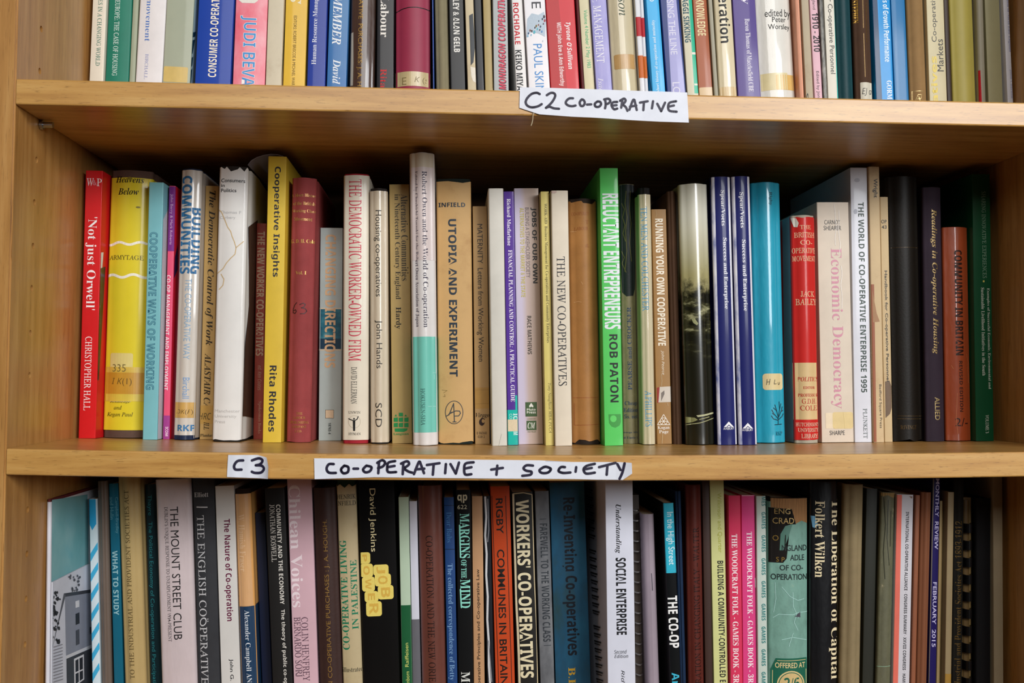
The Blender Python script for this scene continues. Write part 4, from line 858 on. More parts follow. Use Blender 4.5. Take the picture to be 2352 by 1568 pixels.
for i, (b, t, s, lab) in enumerate((((1649, 1695.5, 1022.5), (1634.5, 1677.5, 406), 0, 'left of two matching navy hardbacks with white serif lettering'), ((1698, 1741, 1022.5), (1681, 1723, 405), 190, 'right of two matching navy hardbacks with white serif lettering'))):
    dy = 20 if i else 0
    bk(2, 'hb', b, t, '#1b2062', lab, [
       Pg('.', [(t[0], 404), (t[0]+7, 404), (b[0]+8, 1024), (b[0], 1024)], '#c8c6d4', lambda: mat_mottle('marbled_white', ['#6a74a4', '#c9c8d4', '#e4e2e4'], 60, (1, 1, .4), .3, 'gloss', [.36, .5, .66]), 'marbled_edge'),
       Pg('.', [(t[1]-6, 404), (t[1], 404), (b[1], 1024), (b[1]-5, 1024)], '#d9d8e2', 'gloss', 'marbled_edge'),  # plain pale strip down the right edge
       T('G', 1280+s, 1330+s, 290+dy, 646+dy, 'd', 'RB', '#eeeef4', 'Spear/Voets'), T('G', 1308+s, 1358+s, 765+dy, 1478+dy, 'd', 'RB', '#eeeef4', 'Success and Enterprise'),
       Pg('H', [(1320+s-2, 1222+i*14), (1370+s-3, 1166+i*14), (1422+s, 1222+i*14), (1400+s, 1222+i*14), (1370+s-3, 1196+i*14), (1344+s, 1222+i*14)], '#eeeef4', name='triangle_emblem'), Pg('H', [(1352+s, 1222+i*14), (1370+s-3, 1206+i*14), (1390+s, 1222+i*14)], '#eeeef4', name='triangle_emblem'),
       T('H', 1318+s-4, 1424+s-2, 1226+i*14, 1248+i*14, 'h', 'S', '#eeeef4', 'AVEBURY')], m='gloss', bulge=.0012)
bk(2, 'dj', (1742, 1807.5, 1018.6), (1724, 1798.5, 418), '#27a0bb', 'turquoise jacketed book in shiny plastic with a cream sticker and tree emblem', [
   T('G', 1768, 1806, 305, 440, 'd', 'RB', '#154450', 'Rigby'), St('H', 1714, 1924, 686, 850, '#dcc894', 'paper', 'sticker', 2.5),
   Ln('H', [[(1752, 745), (1748, 798)], [(1780, 742), (1772, 798)], [(1752, 772), (1778, 768)], [(1830, 748), (1822, 792), (1848, 788)], [(1868, 775), (1872, 798), (1888, 790), (1890, 772)]], 6, '#33322c', name='pen_mark'),
   Ln('H', [[(1868, 1195), (1868, 1120), (1850, 1060), (1830, 1000)], [(1868, 1120), (1885, 1050), (1880, 970)], [(1868, 1130), (1905, 1070), (1920, 1020)], [(1868, 1140), (1820, 1090), (1798, 1050)], [(1868, 1150), (1915, 1120), (1930, 1090)], [(1866, 1155), (1815, 1140), (1795, 1110)], [(1885, 1050), (1905, 990)], [(1850, 1060), (1815, 1030)], [(1830, 1198), (1910, 1195)], [(1900, 1075), (1925, 1055)], [(1835, 1105), (1805, 1085)]], 9, '#143c4a', name='tree_emblem'),
   T('H', 1838, 1918, 1268, 1306, 'h', 'RB', '#145a70', 'RKP')], m='film', bulge=.0055, r=.004, case='#1c6a80', low=.0005, high=.0005)
bk(2, 'dj', (1829, 1886, 1018.5), (1820, 1875, 494), '#c62a26', 'short red and cream jacketed book with tattered top corner', [
   Sd('L', '.', [(1800, 506), (1819.5, 494), (1828.5, 1019), (1800, 1019)], '#8a8f90', 'paper'),
   Bn('J', 562, 1116, '#d6b884', 'paper'),
   T('I', 160, 272, 622, 660, 'h', 'R', '#eec49a', 'THE'), T('I', 114, 314, 690, 742, 'h', 'R', '#eec49a', 'BRITISH'), T('I', 164, 290, 768, 812, 'h', 'R', '#eec49a', 'CO-'), T('I', 96, 326, 842, 894, 'h', 'R', '#eec49a', 'OPERATIVE'), T('I', 98, 330, 920, 972, 'h', 'R', '#eec49a', 'MOVEMENT'), T('I', 168, 312, 1264, 1318, 'h', 'R', '#eec49a', 'JACK'), T('I', 128, 336, 1338, 1398, 'h', 'R', '#eec49a', 'BAILEY'),
   T('J', 140, 350, 700, 744, 'h', 'RBI', '#b8352c', 'POLITICS'), T('J', 192, 316, 792, 818, 'h', 'RB', '#b8352c', 'EDITOR:'), T('J', 148, 350, 862, 894, 'h', 'RB', '#b8352c', 'PROFESSOR'), T('J', 182, 330, 912, 962, 'h', 'R', '#b8352c', 'G.D.H.'), T('J', 168, 338, 978, 1028, 'h', 'R', '#b8352c', 'COLE'),
   T('J', 132, 358, 1145, 1182, 'h', 'R', '#f0d0b4', "HUTCHINSON'S"), T('J', 150, 356, 1198, 1236, 'h', 'R', '#f0d0b4', 'UNIVERSITY'), T('J', 178, 346, 1254, 1296, 'h', 'R', '#f0d0b4', 'LIBRARY'),
   Pg('I', [(84, 545), (128, 550), (150, 600), (140, 640), (110, 635), (98, 600)], '#d9d2c4', 'paper', 'torn_paper')], bulge=.004, r=.003, case='#b3ab98', low=.0026, jag1=.0028, jag0=.001, high=.0006, m='gloss')
bk(2, 'pb', (1888, 1961.8, 1016.7), (1876.3, 1949, 465), '#d8c9b6', 'wide pale pinkish paperback with large faded pink serif title', [
   T('I', 396, 550, 572, 616, 'h', 'S', '#2e2c2c', 'CARNOY'), T('I', 390, 560, 628, 672, 'h', 'S', '#2e2c2c', 'SHEARER'), T('I/J', 446, 580, 845, 1008, 'd', 'R', '#cf8c9e', 'Economic Democracy'),
   St('J', 408, 480, 1050, 1202, '#e2cfae', 'tape', 'tape_stain', .5), St('J', 476, 676, 1042, 1204, '#d9c080', 'tape', 'sticker', 2), Ln('J', [[(578, 1046), (595, 1202)]], 3, '#bba468', name='crease'), T('J', 448, 594, 1222, 1266, 'h', 'S', '#2e2c2c', 'SHARPE'),
   Ln('I', [[(490, 420), (500, 520), (512, 640), (498, 760), (505, 820)], [(535, 480), (540, 560), (530, 660), (548, 800), (545, 900)], [(560, 1020), (568, 1100), (556, 1200), (570, 1330), (565, 1430)]], 5, '#efe9e2', name='crease')], m='paper')  # crease lines drawn pale, with their glints put into the colour
bk(2, 'pb', (1964, 2005, 1016), (1953, 1993.5, 385.5), '#d9dae2', 'tall glossy white paperback with bold dark green capitals', [
   T('I/J', 738, 796, 400, 852, 'd', 'B', '#2f4038', 'THE WORLD OF CO-OPERATIVE ENTERPRISE 1995'), T('J', 774, 814, 1008, 1300, 'd', 'R', '#3a4a44', 'PLUNKETT'),
   Dc('I', 715, 185, 26, 20, '#b8b9c4', name='smudge'), Dc('I', 700, 490, 18, 24, '#b4b6c2', name='smudge')], m='gloss')
bk(2, 'pb', (2006, 2032.3, 1016), (1996, 2019, 383), '#cfb58c', 'tall beige paperback with a brown-red left edge and small black name', [
   Pg('J', [(848, -200), (880, -200), (905, 1345), (868, 1345)], '#9a5a3c', 'paper', 'printed_band'), Pg('I', [(862, 1250), (905, 1480), (935, 1560), (870, 1568)], '#a57a52', 'paper', 'stain'),  # brown strip and patch paint the shaded left side into the colour
   T('I', 864, 914, 170, 356, 'd', 'SM', '#242222', 'Wright'), T('J', 926, 956, 774, 1198, 'd', 'S', '#38332c', 'Bedford Square Press')], m='aged')
bk(2, 'pb', (2032.8, 2051, 1015), (2021.5, 2040, 452.5), '#cbb288', 'narrow beige paperback with spaced grey capitals and a dark stain low down', [
   Pg('J', [(988, 745), (1030, 738), (1050, 790), (1052, 1000), (1035, 1060), (992, 1100), (1000, 960), (990, 860)], '#6b5540', 'worn', 'stain'),
   T('I', 950, 1002, 570, 606, 'h', 'SM', '#3a352c', 'OP'), T('I', 954, 1002, 624, 658, 'h', 'SM', '#3a352c', '43'), T('I/J', 984, 1018, 1065, 746, 'd', 'SM', '#33302a', 'Handbook for Co-operative Personnel')], m='aged')
bk(2, 'hb', (2053, 2127, 1012.7), (2040.8, 2114, 405), '#16110b', 'wide near-black old book with faint gilt rules, right part of middle shelf', [
   Ln('J', [[(1128, 1080), (1375, 1082)], [(1125, 1108), (1375, 1110)]], 5, '#54401e', 'foil'), Ln('I', [[(1060, 838), (1340, 836)]], 4, '#4a3516', 'foil'), T('J', 1146, 1300, 1170, 1210, 'h', 'RB', '#54401e', 'RIVINGT', m='foil')], m='leather', bulge=.0045, r=.003, jag0=.0025, d=.126)
bk(2, 'hb', (2129, 2174.5, 1012), (2121, 2164, 430), '#352a36', 'dark plum cloth book with gilt italic lettering', [
   T('I/J', 1436, 1502, 465, 478, 'd', 'RBI', '#a98c52', 'Readings in Co-operative Housing', m='foil'), T('J', 1472, 1522, 898, 1120, 'd', 'SM', '#b8a06a', 'ALLIED', m='foil')], bulge=.0015, d=.124)
bk(2, 'dj', (2176, 2237, 1011.5), (2167, 2228, 521), '#9c4522', 'short burnt orange jacketed book with faded black capitals', [
   T('I/J', 1668, 1746, 865, 490, 'd', 'BB', '#2c1108', 'COMMUNITY IN BRITAIN'), T('J', 1712, 1746, 545, 1040, 'd', 'B', '#3a170c', 'REVISED EDITION'), T('J', 1672, 1800, 1100, 1180, 'h', 'S', '#2a1410', '2/-'),
   Ln('J', [[(1790, 480), (1810, 560), (1805, 640), (1815, 760)], [(1640, 590), (1655, 620)], [(1690, 860), (1680, 1100), (1695, 1250)]], 7, '#b4633a', name='scuff')], m='film', bulge=.003, case='#7a3018', low=.0004, high=.0004, d=.122)
bk(2, 'pb', (2240, 2285, 1010), (2234, 2272.5, 400), '#0c4a2c', 'dark green paperback with small white serif lines, last on the middle shelf', [
   T('I', 1930, 1970, 295, 1138, 'd', 'R', '#7a9a84', 'SHARING INNOVATIVE EXPERIENCES'), St('I', 1938, 1954, 1160, 1178, '#c8c060', 'ink', 'printed_square', .01), T('I/J', 1980, 2012, 1235, 818, 'd', 'R', '#ccd6c8', 'Examples of Successful Economic, Environmental and'), T('I/J', 1926, 1958, 1230, 688, 'd', 'R', '#ccd6c8', 'Sustainable Livelihood Initiatives in the South'), T('J', 1964, 1996, 1070, 1248, 'd', 'R', '#ccd6c8', 'VOLUME 3')], m='gloss', d=.118)
# ------------------------------------------------------------------ lower shelf
rnd = random.Random(3)
def house():
    o = [Sd('R', 'P', [(322, 936), (562, 810), (575, 1000), (580, 1600), (318, 1600)], '#d5dae6', 'paper'),
         Sd('R', 'P', [(418, 1012), (575, 985), (580, 1330), (420, 1395)], '#8d93a2', 'paper'), Sd('R', 'P', [(412, 1000), (580, 975), (580, 996), (418, 1022)], '#3b3d45'),
         Sd('R', 'P', [(412, 1000), (424, 1010), (340, 1330), (322, 1350)], '#5a5d66'), Sd('R', 'P', [(420, 1395), (580, 1325), (580, 1345), (420, 1415)], '#d8dae0'),
         Sd('R', 'P', [(422, 1415), (582, 1346), (584, 1600), (422, 1600)], '#3a3d44', 'paper'), Sd('R', 'P', [(470, 1415), (532, 1385), (532, 1545), (470, 1590)], '#e2e3e8'),
         Sd('R', 'P', [(478, 1425), (498, 1415), (498, 1490), (478, 1500)], '#2c2f36'), Sd('R', 'P', [(504, 1412), (525, 1402), (525, 1478), (504, 1488)], '#2c2f36'), Sd('R', 'P', [(478, 1510), (498, 1500), (498, 1560), (478, 1575)], '#2c2f36'), Sd('R', 'P', [(504, 1497), (525, 1487), (525, 1540), (504, 1555)], '#2c2f36'),
         Sd('R', 'P', [(484, 1050), (508, 1042), (508, 1085), (484, 1092)], '#e0e2e8'), Sd('R', 'P', [(484, 1130), (508, 1120), (508, 1190), (484, 1200)], '#26282e'), Sd('R', 'P', [(484, 1235), (506, 1226), (506, 1320), (484, 1330)], '#4a4d56'),
         Sd('R', 'P', [(572, 1215), (580, 1212), (580, 1255), (572, 1258)], '#2a2c33')]
    for i in range(46):
        x, y, a = rnd.uniform(326, 392), rnd.uniform(955, 1330), rnd.uniform(6, 15); x -= (y-955)*.02
        o.append(Sd('R', 'P', [(x+a*math.cos(k*1.05)*rnd.uniform(.5, 1.1), y+a*1.3*math.sin(k*1.05)*rnd.uniform(.5, 1.1)) for k in range(6)], '#22242b', name='printed_tree'))
    for i in range(18):
        x, y, a = rnd.uniform(450, 520), rnd.uniform(880, 985), rnd.uniform(4, 9)
        o.append(Sd('R', 'P', [(x+a*math.cos(k*1.05)*rnd.uniform(.4, 1.1), y+a*1.6*math.sin(k*1.05)*rnd.uniform(.5, 1.1)) for k in range(6)], '#4c4e58', name='printed_tree'))
    for i in range(12):
        y = 1350+i*20; o.append(Sd('R', 'P', [(326, y), (400, y-30), (400, y-24), (326, y+6)], '#8a8d98', name='printed_boards'))
    return o
bk(3, 'dj', (95, 113, 0), (101, 116, 1147), '#dcdbe2', 'white-spined book with a turquoise cover, first on the lower shelf', [
   Sd('R', 'P', [(318, 415), (566, 372), (566, 1600), (318, 1600)], '#78b4b8', lambda: mat_mottle('turquoise_wave', ['#6fb0b6', '#86bcc0', '#a9cdcd'], 22, (1, .5, .5), .35), 'cover_print')], d=.070, L=.15, bulge=.0006, case='#6a2a2c', m='gloss', high=.002)
bk(3, 'st', (114, 118.5, 0), (116.5, 120.5, 1337), '#d0d3dc', 'thin booklet with a black and white house photograph on its cover', house(), d=.071, L=.13, r=.0004)
bk(3, 'pb', (211, 231, 0), (205, 221.5, 1145.6), '#cfdfe6', 'thin paperback with blue and white brushed stripes along its spine', [
   Pg('P', [(564, 402), (606, 402), (610, 560), (585, 600), (566, 560)], '#2c9fd2', 'gloss')] + [Pg('P', [(572, y+60), (628, y-30), (632, y+10), (574, y+110)], '#41aad4', 'gloss') for y in (690, 820, 950, 1080, 1210, 1340, 1470)], m='gloss')
bk(3, 'hb', (231.5, 257.5, 0), (222, 247, 1105), '#6a5c52', 'plain grey-brown book third from the left side of the lower shelf', m='film', bulge=.002)
bk(3, 'pb', (258, 284, 0), (248, 270, 1110), '#156078', 'teal paperback with pale capitals, tucked behind the gold book', [
   T('P', 716, 750, 730, 1138, 'd', 'B', '#93bcc2', 'WHAT TO STUDY'), T('P', 694, 720, 388, 532, 'd', 'S', '#5e98a6', 'and Hulin'), T('P', 728, 750, 390, 620, 'd', 'S', '#5e98a6', 'Campbell-Bradley')], d=.137)
bk(3, 'hb', (283, 335, 0), (267.5, 319, None), '#b79e6a', 'gold-beige clothbound volume with dark capitals reading upward', [
   T('P', 803, 834, 345, 1545, 'u', 'R', '#5c4a28', 'TO THE INDUSTRIAL AND PROVIDENT SOCIETIES ACT')], m='gloss', bulge=.004, r=.003)
bk(3, 'pb', (346, 371, 0), (332, 360, 1112), '#10262c', 'black-teal paperback with dim teal lettering beside the pale pink book', [
   T('P', 946, 978, 375, 1620, 'd', 'S', '#1f6f76', 'Thayre   The Political Economy of Co-operation and Participation')], d=.145)
bk(3, 'dj', (368.5, 453, 0), (354, 437.5, 1101), '#cfc0c2', 'wide pale pink jacketed book with thin black sans capitals', [
   T('P', 1090, 1142, 450, 1294, 'd', 'S', '#1c1a1c', 'THE MOUNT STREET CLUB'), T('P', 1048, 1076, 452, 1308, 'd', 'R', '#3a3438', "DUBLIN'S UNIQUE RESPONSE TO UNEMPLOYMENT 1934-PRESENT")], m='film', bulge=.0014, r=.004, case='#a89a9c', high=.0004)
bk(3, 'hb', (453.5, 505.5, 0), (439, 493.5, None), '#37383c', 'charcoal cloth book with silver serif capitals', [
   T('P', 1228, 1320, 360, 390, 'h', 'R', '#d4d4d6', 'Elliott'), Ln('P', [[(1246, 454), (1312, 454)]], 8, '#c4c4c6'), T('P', 1260, 1318, 505, 1620, 'd', 'R', '#c9c9cc', 'THE ENGLISH CO\u00d6PERATIVES')], bulge=.0018)
bk(3, 'pb', (506.5, 553, 0), (494.5, 536, 1116), '#d6d4d0', 'white paperback with maroon bold title, lower shelf', [
   T('Q', 268, 322, 490, 1162, 'd', 'B', '#64143a', 'The Nature of Co-operation'), T('Q', 305, 335, 1410, 1640, 'd', 'SM', '#26262a', 'John G. Cra')])
bk(3, 'dj', (554, 596, 0), (537.5, 580, 1123), '#dfa35c', 'book with orange upper and navy lower half in clear film', [
   Bn('Q', 1065, 1800, '#1a3a5a', 'film', wrap=.06), T('Q', 368, 410, 460, 836, 'd', 'R', '#e9bd90', 'W. Hamish Fraser'), T('Q', 404, 446, 1090, 1600, 'd', 'R', '#dfe4ea', 'Alexander Campbell AND'), Pg('Q', [(345, 325), (420, 325), (455, 1060), (372, 1060)], '#dba873', 'film', 'printed_band')][:1] + [
   Pg('Q', [(345, 328), (425, 326), (462, 1062), (374, 1064)], '#dcab78', 'film', 'printed_band'), T('Q', 368, 410, 460, 836, 'd', 'R', '#e9c49c', 'W. Hamish Fraser'), T('Q', 404, 446, 1090, 1600, 'd', 'R', '#dfe4ea', 'Alexander Campbell AND')], m='film', bulge=.0016, case='#2a1c16', high=.004)
bk(3, 'pb', (598, 627, 0), (586, 606, 1177), '#141d38', 'dark navy book set back between the orange-navy and the black one', m='paper', d=.145)
bk(3, 'pb', (627, 672, 0), (607, 655, 1121), '#161515', 'matt black paperback with two columns of small white type', [
   T('Q', 626, 654, 395, 1052, 'd', 'B', '#dcd8d0', 'COMMUNITY AND THE ECONOMY'), T('Q', 650, 682, 1085, 1640, 'd', 'B', '#dcd8d0', 'The theory of public co-opera'), T('Q', 576, 610, 395, 772, 'd', 'R', '#cfcac2', 'JONATHAN BOSWELL')], m='paper')
bk(3, 'pb', (673, 730, 0), (656, 715.5, None), '#d5b0ba', 'pink paperback with large pale serif title, lower shelf', [
   T('Q', 706, 782, 268, 1072, 'd', 'RB', '#eedde2', 'Chilean Voices'), T('Q', 785, 830, 1135, 1640, 'd', 'R', '#5c4250', 'COLIN HENFREY AN'), T('Q', 735, 780, 1135, 1528, 'd', 'R', '#5c4250', 'BERNARDO SORJ'),
   Sd('R', 'Q', [(846, 240), (858, 240), (858, 640), (846, 640)], '#a8488e'), ], m='gloss')
bk(3, 'hb', (733, 787, 0), (718.5, 769.5, 1121), '#3e2a26', 'dark brown cloth volume with gilt capitals reading upward, lower shelf', [
   T('Q', 938, 975, 495, 1640, 'u', 'S', '#ac8442', 'ON CO-OPERATIVE PURCHASES : J. A. HOUGH.', m='foil')], m='leather')
bk(3, 'dj', (788, 833, 0), (771, 818, None), '#bfae88', 'aged cream jacketed book with green slab capitals and exposed green cloth top', [
   T('Q', 1040, 1086, 630, 1352, 'u', 'RB', '#167856', 'CO-OPERATIVE LIVING'), T('Q', 1106, 1148, 760, 1216, 'u', 'RB', '#167856', 'IN PALESTINE'), T('Q', 1010, 1136, 330, 360, 'h', 'R', '#3a382e', 'HENRIK'), T('Q', 1008, 1136, 372, 402, 'h', 'R', '#3a382e', 'INFIELD'), T('Q', 1050, 1184, 1464, 1496, 'h', 'R', '#4a4636', 'illustrated')], m='aged', case='#1c3a2c', high=.0125, jag1=.005, bulge=.0012)
JOB = [(1158, 1232, 710, 785), (1165, 1250, 785, 872), (1178, 1262, 870, 967), (1195, 1285, 965, 1037), (1205, 1308, 1032, 1130), (1252, 1352, 790, 862), (1262, 1368, 850, 932), (1282, 1385, 926, 1018)]
bk(3, 'pb', (834, 916, 0), (818.5, 907, None), '#0d0c0c', 'wide black paperback with puffy yellow letters', [
   T('Q', 1220, 1270, 290, 706, 'd', 'S', '#e6d8a8', 'David Jenkins')] + [St('Q', a, b, c, d, '#e8d36c', 'ink', 'puffy_letter', 2.2) for a, b, c, d in JOB] + [
   T('Q', a+22, b-22, c+14, d-14, 'd', 'B', '#d9b04c', ch) for (a, b, c, d), ch in zip(JOB, 'POWERJOB')], m='gloss')
bk(3, 'pb', (925, 946.3, 0), (914, 939.8, 1141.6), '#b9cdb4', 'narrow pale green paperback turning dark green lower down', [
   Bn('R', 1057, 1800, '#205c38', 'gloss'), T('R', 200, 224, 1305, 1462, 'u', 'S', '#d4d674', 'Raiffeisen'), T('R', 206, 230, 1492, 1600, 'u', 'S', '#d4d674', 'reinborn')], m='gloss')
bk(3, 'pb', (947, 967, 0), (940.3, 956.5, 1151), '#d2d3e0', 'narrow white paperback turning grey lower down, beside the pale green one', [
   Bn('R', 1150, 1800, '#68686e', 'gloss')], m='gloss')
bk(3, 'hb', (969, 1028, 0), (959, 1016.5, 1116), '#6a3c32', 'reddish brown book in glossy film with black capitals', [
   T('R', 348, 394, 600, 1640, 'd', 'R', '#261512', 'CO-OPERATION AND THE NEW ORIENT')], m='film', bulge=.003, r=.003)
bk(3, 'pb', (1028.5, 1050.5, 0), (1017.5, 1044.5, 1142), '#143f78', 'mid-blue paperback with light blue serif lines, lower shelf', [
   Ln('R', [[(452, 402), (530, 402)], [(455, 690), (535, 690)]], 5, '#0d2848'), T('R', 474, 508, 445, 645, 'd', 'R', '#3f72a6', 'Dear Babs'), T('R', 480, 522, 785, 1620, 'd', 'R', '#7ba2ca', 'The collected correspondence of Betty Ro')], m='paper')
bk(3, 'pb', (1051.5, 1087, 0), (1045, 1081.8, 1125), '#121314', 'black paperback with mint green shadowed capitals and a number 622', [
   T('R', 562, 626, 455, 748, 'd', 'RB', '#8fdcca', 'MARGINS'), T('R', 570, 606, 758, 880, 'd', 'RB', '#8fdcca', 'OF THE'), T('R', 565, 630, 888, 1076, 'd', 'RB', '#8fdcca', 'MIND'), Ln('R', [[(560, 532), (566, 742)], [(565, 955), (572, 1072)]], 9, '#8fdcca'),
   T('R', 545, 610, 330, 386, 'h', 'BB', '#d8d2b4', 'qp'), T('R', 546, 608, 398, 426, 'h', 'S', '#c9c4aa', '622'), T('R', 570, 628, 1495, 1640, 'd', 'RB', '#d9dcd6', 'Mur')], m='gloss')
bk(3, 'pb', (1088, 1114, 0), (1083.3, 1109, 1139.5), '#c0936a', 'tan paperback with small dark type reading upward, next to mint-lettered black one', [
   T('R', 673, 700, 820, 1640, 'u', 'SM', '#3a2a1c', 'o-operative Principles and Co-operative Law')], m='paper')
bk(3, 'pb', (1117, 1137.5, 0), (1111, 1124, 1139), '#202228', 'narrow black paperback with white worn edge beside the orange book', [
   Ln('R', [[(728, 345), (735, 480), (728, 600), (738, 720), (735, 860), (745, 1000), (742, 1150), (752, 1300), (752, 1450), (762, 1600)]], 13, '#d4d4d6', name='worn_edge'), Ln('R', [[(745, 360), (752, 560), (745, 640)]], 6, '#8a8a90', name='worn_edge'), Ln('R', [[(750, 1290), (772, 1560)]], 6, '#8a8a90', name='worn_edge')], m='gloss')
bk(3, 'pb', (1138, 1182, 0), (1124.5, 1171, 1117), '#c44a24', 'orange paperback with black capitals between thin black rules', [
   T('R', 800, 846, 355, 588, 'd', 'SM', '#1e1612', 'RIGBY'), T('R', 817, 866, 690, 1580, 'd', 'SM', '#1e1612', 'COMMUNES IN BRITAIN'), Ln('R', [[(772, 340), (818, 1600)], [(862, 340), (905, 1600)]], 4, '#2a1a14')], m='gloss')
bk(3, 'pb', (1188.5, 1236.5, 0), (1176, 1223.5, 1130), '#16130f', 'black paperback with heavy cream capitals and chipped cream edges', [
   T('R', 945, 1032, 365, 1536, 'd', 'BB', '#e2d6b2', "WORKERS' CO-OPERATIVES"), Ln('R', [[(912, 330), (914, 480), (920, 640), (926, 800), (930, 1000), (942, 1200), (950, 1400), (955, 1600)]], 14, '#cfc0a0', name='worn_edge'), Ln('R', [[(1074, 1600), (1066, 1200), (1052, 900), (1044, 600), (1036, 330), (980, 318), (915, 325)]], 7, '#bfae8a', name='worn_edge')], m='paper')
bk(3, 'pb', (1239, 1276, 0), (1230.5, 1258, 1128), '#6c6e72', 'narrow grey book with charcoal condensed capitals', [
   T('R', 1098, 1148, 520, 1298, 'd', 'B', '#33383e', 'FAREWELL TO THE WORKING CLASS'), Ln('R', [[(1088, 492), (1128, 490)], [(1115, 1322), (1160, 1320)]], 4, '#3a3f45')],
   mat=lambda: mat_mottle('grey_print', ['#54565a', '#6c6e72', '#86888a'], 50, (1, 1, .5)))
bk(3, 'pb', (1276.5, 1357, 0), (1262, 1342, 1108), '#1f4e6a', 'wide dark blue marbled paperback with condensed black title', [
   T('R', 1232, 1336, 350, 1388, 'd', 'BB', '#0c1420', 'Re-Inventing Co-operatives'), T('R', 1276, 1322, 1465, 1640, 'd', 'RB', '#c0962a', 'B.Bo')],
   mat=lambda: mat_mottle('blue_brown_print', ['#2a4038', '#1f4e6a', '#24607e'], 26, (1, 1, .5)))
def textlines():
    o = []
    for i in range(26):
        y = 285+i*50; x = 84+i*2.0
        if i in (7, 17): continue
        o.append(Sd('L', 'S', [(x, y), (x+46, y+14), (x+46, y+24), (x, y+10)], '#3a3634', name='printed_text')); o.append(Sd('L', 'S', [(x+2, y+18), (x+40, y+31), (x+40, y+38), (x+2, y+25)], '#4a4644', name='printed_text'))
    return o
bk(3, 'pb', (1396, 1460, 0), (1390, 1453, None), '#d9dbe8', 'thick white paperback with brush-lettered black title', [
   T('S', 262, 306, 395, 716, 'd', 'RBI', '#1c1c20', 'Understanding'), T('S', 272, 340, 745, 1252, 'd', 'BB', '#17171b', 'SOCIAL ENTERPRISE'), T('S', 260, 342, 1350, 1376, 'h', 'SI', '#26262a', 'Second'), T('S', 262, 352, 1380, 1404, 'h', 'SI', '#26262a', 'Edition'), T('S', 300, 330, 1485, 1640, 'd', 'SI', '#26262a', 'Ridley')] + textlines(), d=.086, L=.15, m='gloss')
bk(3, 'wb', (1461, 1483, 0), (1455, 1471, 1139), '#3a3028', 'dark wire-bound report beside the thick white paperback', d=.128)
bk(3, 'st', (1484, 1518, 0), (1474, 1502, 1181), '#9c8e98', 'grey-lilac folded booklet leaning between the wire binding and the cyan-topped book', [
   Ln('S', [[(505, 850), (512, 960)]], 5, '#4a4650', name='staple')], m='paper', d=.122)
bk(3, 'pb', (1542, 1563.3, 0), (1523, 1547.5, 1154.5), '#0e1012', 'black paperback with cyan upper spine and white bold capitals', [
   Bn('S', 385, 845, '#35b2cc', 'gloss'), T('S', 600, 654, 445, 792, 'd', 'S', '#e6f4f8', 'In the High Street'), T('S', 615, 682, 995, 1338, 'd', 'BB', '#f0f0ee', 'THE CO-OP'), T('S', 640, 692, 1500, 1640, 'd', 'B', '#3cb4d0', 'And')], d=.112, m='gloss')
bk(3, 'hb', (1563.8, 1577, 0), (1549, 1567, 1128), '#1a2f4c', 'narrow dark blue cloth book right of the cyan-topped one', d=.127)
bk(3, 'hb', (1578, 1618, 0), (1568.5, 1613, 1114), '#5c261e', 'reddish-brown old cloth book with black capitals reading upward', [
   T('S', 786, 828, 545, 1640, 'u', 'R', '#26110e', 'PERATION IN CHANGING ITALY \u2013 WALTER')], m='leather', bulge=.003)
bk(3, 'pb', (1619, 1639, 0), (1614, 1628, None), '#3a241c', 'thin dark brown pamphlet left of the pale lime book', m='paper', d=.125)
bk(3, 'pb', (1640, 1675.5, 0), (1629, 1666.6, None), '#d3d592', 'pale lime paperback with bold black capitals', [
   T('S', 936, 968, 320, 712, 'd', 'S', '#b2b445', 'Wilkinson and Quarter'), T('S', 946, 986, 765, 1620, 'd', 'B', '#1e1e1c', 'BUILDING A COMMUNITY-CONTROLLED ECO')])
bk(3, 'pb', (1676, 1706, 0), (1670.5, 1701, 1138), '#d83a5e', 'crimson-pink paperback, left of two with matching white capitals', [
   T('S', 1037, 1076, 590, 1600, 'd', 'RB', '#f6eaec', 'THE WOODCRAFT FOLK - GAMES BOOK - 3RD')])
bk(3, 'pb', (1707, 1739, 0), (1703, 1734, 1137), '#da4684', 'magenta-pink paperback, right of two with matching white capitals', [
   T('S', 1135, 1172, 575, 1600, 'd', 'RB', '#f6eaec', 'THE WOODCRAFT FOLK - GAMES BOOK - 3RD'), Ln('S', [[(1100, 338), (1180, 336)], [(1186, 880), (1188, 940)]], 4, '#f0d8e0', name='worn_edge')])
bk(3, 'pb', (1741, 1764, 0), (1737.5, 1758.5, 1139), '#c6d2c8', 'narrow mint-grey paperback with one teal word repeated down the spine', [
   T('S', 1229, 1255, y, y+(60 if y == 345 else 110), 'd', 'B', '#1f7a78', 'MES' if y == 345 else 'GAMES') for y in (345, 445, 597, 748, 898, 1048, 1197, 1346, 1495)], m='film')
